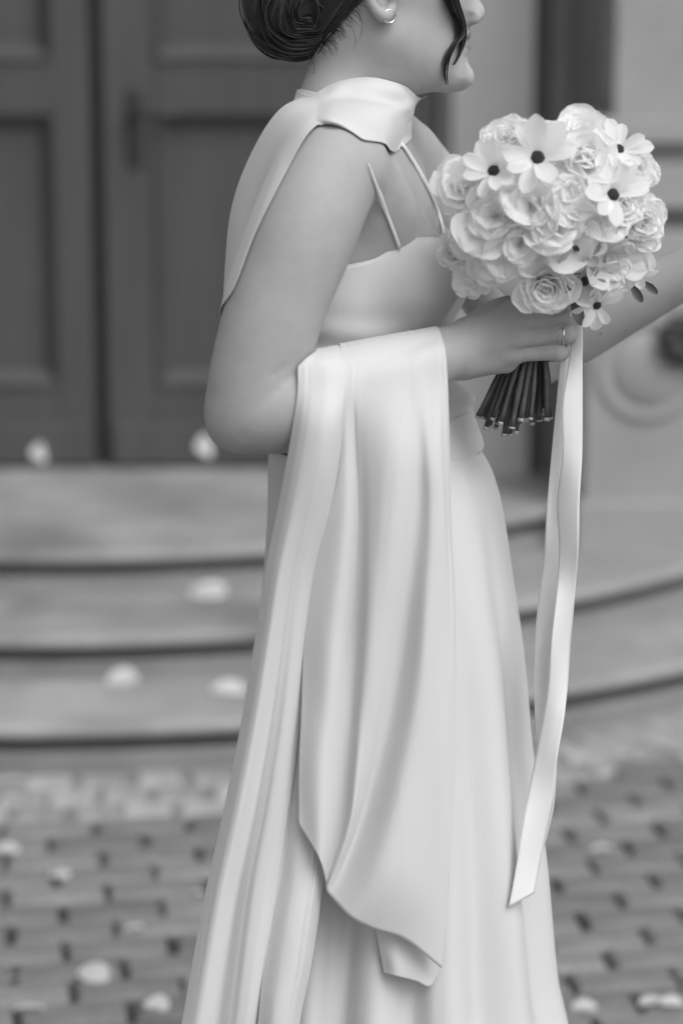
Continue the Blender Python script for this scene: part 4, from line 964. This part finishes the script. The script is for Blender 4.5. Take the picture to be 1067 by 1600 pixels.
def core(kind, v):
    mb = MB(); mt = M['petal']
    if kind == 'daisy': dome(mb, .185, .14, .03, 16, .06); mt = M['disc']
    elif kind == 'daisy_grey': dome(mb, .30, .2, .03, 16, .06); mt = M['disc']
    elif kind == 'rose':
        ring_into(mb, 4, .05, -.05, .3 + v, 5, L=.98, W=.66, a0=58, a1=22, cup=.36, tip=.55, base=.5, ruf=.03)
        ring_into(mb, 3, .03, .02, 1. + v, 5, L=.88, W=.56, a0=70, a1=44, cup=.45, tip=.5, base=.5, ruf=.02)
        ring_into(mb, 3, .01, .06, 2. + v, 4, L=.72, W=.36, a0=82, a1=74, cup=.6, tip=.5, base=.55)
    elif kind == 'ranunculus':
        for q, (n_, a0_, a1_, L_, W_) in enumerate(((8, 60, 24, .92, .48), (8, 68, 38, .86, .44), (7, 76, 54, .78, .38), (7, 84, 72, .66, .28), (6, 90, 92, .52, .2))):
            ring_into(mb, n_, .16 - .03 * q, -.06 + .035 * q, q * .37 + v, 5, L=L_, W=W_, a0=a0_, a1=a1_, cup=.5, tip=.5, base=.5, ruf=.03, rf=2.)
        dome(mb, .15, .2, .3, 12, .2)
    elif kind == 'carnation':
        for q, (n_, a0_, a1_, L_) in enumerate(((10, 44, 20, .95), (11, 56, 36, .9), (10, 68, 52, .85), (9, 78, 68, .8), (7, 86, 82, .76))):
            ring_into(mb, n_, .06, .0 + .02 * q, q * .41 + v, 9, L=L_, W=.40, a0=a0_, a1=a1_, cup=.1, tip=.4, base=.3, ruf=.05, rf=1.9, saw=.025, nu=13)
    elif kind == 'ruffle':
        ring_into(mb, 4, .02, .0, .5 + v, 14, L=.8, W=.48, a0=48, a1=20, cup=.22, tip=.5, base=.35, ruf=.15, rf=1.6)
        ring_into(mb, 3, .0, .05, 1.5 + v, 14, L=.62, W=.36, a0=62, a1=44, cup=.3, tip=.5, base=.4, ruf=.15, rf=1.5)
    elif kind == 'lily': ring_into(mb, 5, .0, .04, .5, 5, L=.6, W=.03, a0=80, a1=64, cup=0., tip=.3, base=.9, nu=3)
    elif kind == 'cosmos':
        ring_into(mb, 10, .10, .03, .2 + v, 8, L=.62, W=.26, a0=40, a1=20, cup=.1, tip=.35, base=.3, ruf=.06, rf=2.6, saw=.05, nu=11)
        ring_into(mb, 14, .08, .08, .2 + v, 10, L=.24, W=.05, a0=72, a1=58, cup=0, tip=.4, base=.8, nu=5, nv=6)
        dome(mb, .13, .10, .07, 14, .12); mt = M['petal_warm']
    me = mesh_np(kind, mb.v, mb.f); me.materials.append(mt); return me
BC = B(862, 338, -.108); BR = np.array((.132, .125, .122))
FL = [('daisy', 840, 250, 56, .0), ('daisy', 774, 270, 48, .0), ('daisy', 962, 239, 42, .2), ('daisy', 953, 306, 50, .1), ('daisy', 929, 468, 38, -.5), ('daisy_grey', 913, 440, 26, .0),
      ('rose', 722, 292, 50, .0), ('rose', 915, 246, 60, .1), ('ruffle', 828, 318, 62, .1), ('ruffle', 768, 338, 66, .0), ('ruffle', 868, 354, 64, .0), ('ruffle', 812, 385, 55, .0), ('ruffle', 765, 412, 46, -.2), ('ruffle', 930, 352, 48, .0),
      ('carnation', 709, 393, 36, .0), ('ranunculus', 852, 449, 54, -.12), ('cosmos', 958, 408, 54, -.05), ('carnation', 792, 226, 54, .3), ('ranunculus', 912, 212, 52, .35), ('carnation', 992, 268, 44, .1),
      ('carnation', 1000, 344, 48, .0), ('carnation', 968, 318, 42, .0), ('lily', 1006, 392, 40, -.1), ('lily', 988, 424, 40, -.4), ('ruffle', 858, 220, 44, .5), ('cosmos', 940, 440, 40, -.4), ('ruffle', 742, 372, 40, .0), ('ruffle', 890, 300, 52, .1),
      ('daisy_grey', 903, 388, 34, .0), ('cosmos', 880, 398, 34, .0), ('ruffle', 735, 440, 34, -.4),
      # the side turned away from the camera
      ('rose', 800, 250, -52, .3), ('carnation', 880, 230, -52, .4), ('rose', 950, 290, -54, .2), ('ranunculus', 830, 340, -58, 0.), ('carnation', 930, 380, -54, 0.), ('rose', 770, 380, -48, 0.), ('ruffle', 870, 440, -50, -.3)]
cores = {}; nmap = dict(daisy='daisy', daisy_grey='dark_daisy', rose='rose', ruffle='sweet_pea', carnation='carnation', ranunculus='ranunculus', cosmos='cosmos', lily='lily')
cnt = dict(daisy=9, daisy_grey=7, rose=6, ruffle=6, carnation=9, ranunculus=8, cosmos=9, lily=6)
for fi, (kind, px, py, rp, lift) in enumerate(FL):
    back = rp < 0; r = abs(rp) * .00066
    q = B(px, py, -.108); e = np.clip(1 - ((q[0] - BC[0]) / BR[0])**2 - ((q[2] - BC[2]) / BR[2])**2, .0, 1)
    dep = BR[1] * math.sqrt(e) * (1 if back else -1)
    dp = min(r * .42, .018)
    pos = P(px, py, BC[1] + dep)
    nml = np.array(((pos[0] - BC[0]) / BR[0]**2, (pos[1] - BC[1]) / BR[1]**2, (pos[2] - BC[2]) / BR[2]**2 + lift * 6)); nml /= np.linalg.norm(nml)
    if not back: nml = nml * .8 + np.array((0, -.45, .05)); nml /= np.linalg.norm(nml)
    pos = pos - nml * dp * (.2 if kind.startswith('daisy') else 1.)
    if kind == 'daisy': pos = pos + nml * .010
    key = (kind, fi % 2)
    if key not in cores: cores[key] = core(kind, fi % 2)
    qt = Vector(nml).to_track_quat('Z', 'Y'); rz = Matrix.Rotation(fz.uniform(0, 6.28), 4, 'Z')
    fo = bpy.data.objects.new(nmap[kind], cores[key]); COL.objects.link(fo); fo.parent = bq
    fo.matrix_basis = Matrix.Translation(Vector(pos) - bq.location) @ qt.to_matrix().to_4x4() @ rz @ Matrix.Diagonal((r, r, r, 1))
    n_ = cnt[kind]; r0 = dict(daisy=.14, daisy_grey=.2, rose=.08, ruffle=.04, carnation=.06, ranunculus=.14, cosmos=.1, lily=.03)[kind]
    for i in range(n_):
        sc_ = fz.uniform(.82, 1.14); jt = .3 if kind in ('ruffle', 'lily') else .16
        a = 2 * math.pi * i / n_ + fz.normal(0, .09)
        if kind == 'daisy' and i > 6 and fz.random() < .5: continue
        po = bpy.data.objects.new('petal', PM[kind][fz.integers(len(PM[kind]))]); COL.objects.link(po); po.parent = fo
        po.matrix_basis = Matrix.Rotation(a, 4, 'Z') @ Matrix.Translation((r0, 0, -.02 + .03 * (i % 2))) @ Matrix.Rotation(fz.normal(0, jt), 4, 'X') @ Matrix.Rotation(fz.normal(0, jt * .8), 4, 'Y') @ Matrix.Diagonal((sc_, sc_ * fz.uniform(.9, 1.1), sc_, 1))
# dark leaves between the blooms
for (px, py, r, d, rot) in ((902, 345, 34, -.215, .3), (925, 365, 30, -.21, 2.), (975, 372, 30, -.20, 1.), (905, 425, 30, -.21, 4.), (893, 465, 30, -.19, 5.), (985, 445, 22, -.13, 5.3), (1004, 440, 20, -.12, 5.6)):
    me = petal_mesh('leaf', L=1.5, W=.34, a0=10, a1=-16, cup=.3, tip=.7, base=.2, mid=.1)
    o = bpy.data.objects.new('leaf', me); COL.objects.link(o); o.parent = bq
    qt = Vector((fz.normal(0, .2), -1, .2)).to_track_quat('Z', 'Y')
    rr = r * .00066; o.matrix_basis = Matrix.Translation(Vector(B(px, py, d)) - bq.location) @ qt.to_matrix().to_4x4() @ Matrix.Rotation(rot, 4, 'Z') @ Matrix.Diagonal((rr, rr, rr, 1))
# heart of the bouquet: packed petals behind the blooms
mb = MB(); V = []; F = []; nA, nB = 22, 14
for i in range(nB + 1):
    for k in range(nA):
        a, b = math.pi * i / nB, 2 * math.pi * k / nA; j = 1 + fz.normal(0, .05)
        V.append(BC + BR * .74 * j * np.array((math.sin(a) * math.cos(b), math.sin(a) * math.sin(b), math.cos(a))))
mb.add(V, [(i * nA + k, (i + 1) * nA + k, (i + 1) * nA + (k + 1) % nA, i * nA + (k + 1) % nA) for i in range(nB) for k in range(nA)])
o = mb.build('packed_petals', M['petal_warm'], None, True); attach(o, bq)
# stems
for i in range(26):
    s = (i + fz.uniform(-.3, .3)) / 25; s = min(max(s, 0), 1); dd = fz.uniform(-1, 1)
    pb = (746 + 113 * s, 648 + 22 * math.sin(math.pi * min(s * 1.25, 1)) + fz.uniform(-10, 12)); dw = math.sqrt(max(0, 1 - (2 * s - 1)**2))
    path = [B(846 + 22 * (s - .5), 440, -.104 + .010 * dd), B(829 + 42 * (s - .5), 530, -.103 + .014 * dd * dw), B(816 + 80 * (s - .5), 592, -.104 + .020 * dd * dw), B(pb[0], pb[1], -.106 + .028 * dd * dw)]
    mb = MB(); q = catmull(path, 16); rr = fz.uniform(.0026, .0038); tube(mb, q, [rr * (.92 + .12 * math.sin(k * 1.3 + i)) for k in range(16)], 8)
    o = attach(obj('stem', mesh_np('stem', mb.v, mb.f), M['stem']), bq)
    mb = MB(); tube(mb, [q[-1] - (q[-1] - q[-2]) * .1, q[-1] + (q[-1] - q[-2]) / np.linalg.norm(q[-1] - q[-2]) * fz.uniform(.001, .003)], [rr * 1.05, rr * .9], 8)
    c = attach(obj('cut_end', mesh_np('cut_end', mb.v, mb.f), M['stem_cut']), bq); c.parent = o; c.location = (0, 0, 0)
# satin ribbon with two long tails
RA = [(478, 892, 906, -.118, -.122), (500, 893, 908.5, -.122, -.128), (530, 892, 910, -.124, -.132), (560, 889, 909.5, -.128, -.132), (635, 878, 909.5, -.140, -.134), (710, 878, 909, -.138, -.136), (785, 870, 905, -.126, -.142), (860, 873, 903.5, -.130, -.150), (935, 868, 897, -.144, -.136), (1002, 861, 891, -.150, -.128),
      (1074, 856, 886, -.142, -.134), (1124, 848, 880.5, -.138, -.144), (1180, 837, 871, -.140, -.152), (1238, 825, 864.5, -.148, -.148), (1300, 814, 853, -.160, -.146), (1350, 806.5, 843, -.166, -.150), (1407, 794, 834, -.176, -.160)]
RB = [(478, 886, 896, -.110, -.112), (530, 883, 893, -.112, -.114), (560, 876, 891, -.114, -.112), (635, 868, 885, -.116, -.112), (755, 857, 886, -.120, -.110), (822, 852, 883, -.116, -.114), (879, 849, 880, -.110, -.118), (942, 840, 874, -.110, -.120), (1040, 834, 868, -.122, -.114), (1085, 834, 867, -.124, -.114),
      (1160, 838, 869, -.118, -.120), (1200, 842, 869, -.112, -.124), (1260, 845, 865, -.112, -.122), (1322, 838, 850, -.112, -.118)]
for nm, rows in (('ribbon_tail', RA), ('ribbon_tail', RB)):
    Lc = [(l, y + (11 if (rows is RA and y == 1407) else 0), dl) for y, l, r_, dl, dr in rows]; Rc = [(r_, y - (11 if (rows is RA and y == 1407) else 0), dr) for y, l, r_, dl, dr in rows]
    Mc = [((a[0] + b[0]) / 2, (a[1] + b[1]) / 2, (a[2] + b[2]) / 2 - .0012) for a, b in zip(Lc, Rc)]
    Gd = sheet([Lc, Mc, Rc], 9, 150); o = obj(nm, mesh_np(nm, Gd.reshape(-1, 3), grid_faces(9, 150)), M['satin']); attach(o, bq)
    m = o.modifiers.new('solid', 'SOLIDIFY'); m.thickness = .0005
# ribbon wound round the stems under the blooms
mb = MB(); c0 = B(838, 492, -.103)
Gd = np.array([[c0 + np.array((.031 * math.cos(t) + .002, .028 * math.sin(t), zz + .004 * math.cos(t))) for zz in np.linspace(-.016, .016, 5)] for t in np.linspace(0, 2 * math.pi, 40, endpoint=False)])
o = obj('ribbon_binding', mesh_np('ribbon_binding', Gd.reshape(-1, 3), grid_faces(40, 5, True)), M['satin']); attach(o, bq)

# ------------------------------------------------------------------ scattered petals
pz = np.random.default_rng(5)
pm = []
for i in range(4):
    Gd = petal_grid(L=1., W=.42 + .05 * i, a0=16, a1=-12 + 10 * i, cup=.25, tip=.6, base=.3, ruf=.06, ph=i)
    Gd[..., 0] -= .5
    me = mesh_np('fallen_petal', Gd.reshape(-1, 3), grid_faces(*Gd.shape[:2])); me.materials.append(M['petal']); pm.append(me)
def drop(p, size, rz, rx, label, grp, i):
    o = bpy.data.objects.new('fallen_petal', pm[i % 4]); COL.objects.link(o); o.location = p; o.scale = (size * 1.15,) * 3; o.rotation_euler = (rx, .15, rz); tag(o, label, 'petal', grp)
    me = pm[i % 4]; zmin = min((o.matrix_basis @ v.co).z for v in me.vertices)
    return o, zmin
for i, (px, py, s) in enumerate(((22, 1222, .055), (10, 1322, .042), (92, 1362, .036), (210, 1445, .030), (147, 1518, .050), (45, 1570, .042), (245, 1565, .036), (24, 1522, .024), (310, 1390, .026), (940, 1322, .040), (912, 1566, .034), (1018, 1560, .036), (1048, 1561, .034))):
    g = G(px, py, .012); o, zm = drop(tuple(g), s, pz.uniform(-.5, .5), pz.normal(0, .25), 'white flower petal lying on the brick paving' if py > 1260 else 'white flower petal lying on the pale granite setts below the steps', 'petals strewn on the paving', i)
    o.location.z -= zm - .002 if py > 1260 else zm - .006
for i, (px, py, s, k) in enumerate(((325, 922, .075, 2), (192, 1057, .058, 1), (358, 1075, .062, 1))):
    g = G(px, py, k * .1 + .012); o, zm = drop(tuple(g), s, pz.uniform(-.4, .4), pz.normal(.3, .2), 'white flower petal lying on the %s round stone step' % ('lowest' if k == 1 else 'middle'), 'petals strewn on the steps', i + 2)
    o.location.z -= zm - (k * .1 + .001)
for i, (px, py, Yd, s) in enumerate(((58, 708, 6.3, .055), (315, 698, 6.2, .060))):
    o, zm = drop(tuple(P(px, py, Yd)), s, 1.2, 1.3, 'white flower petal falling through the air before the dark door', 'falling petals', i)
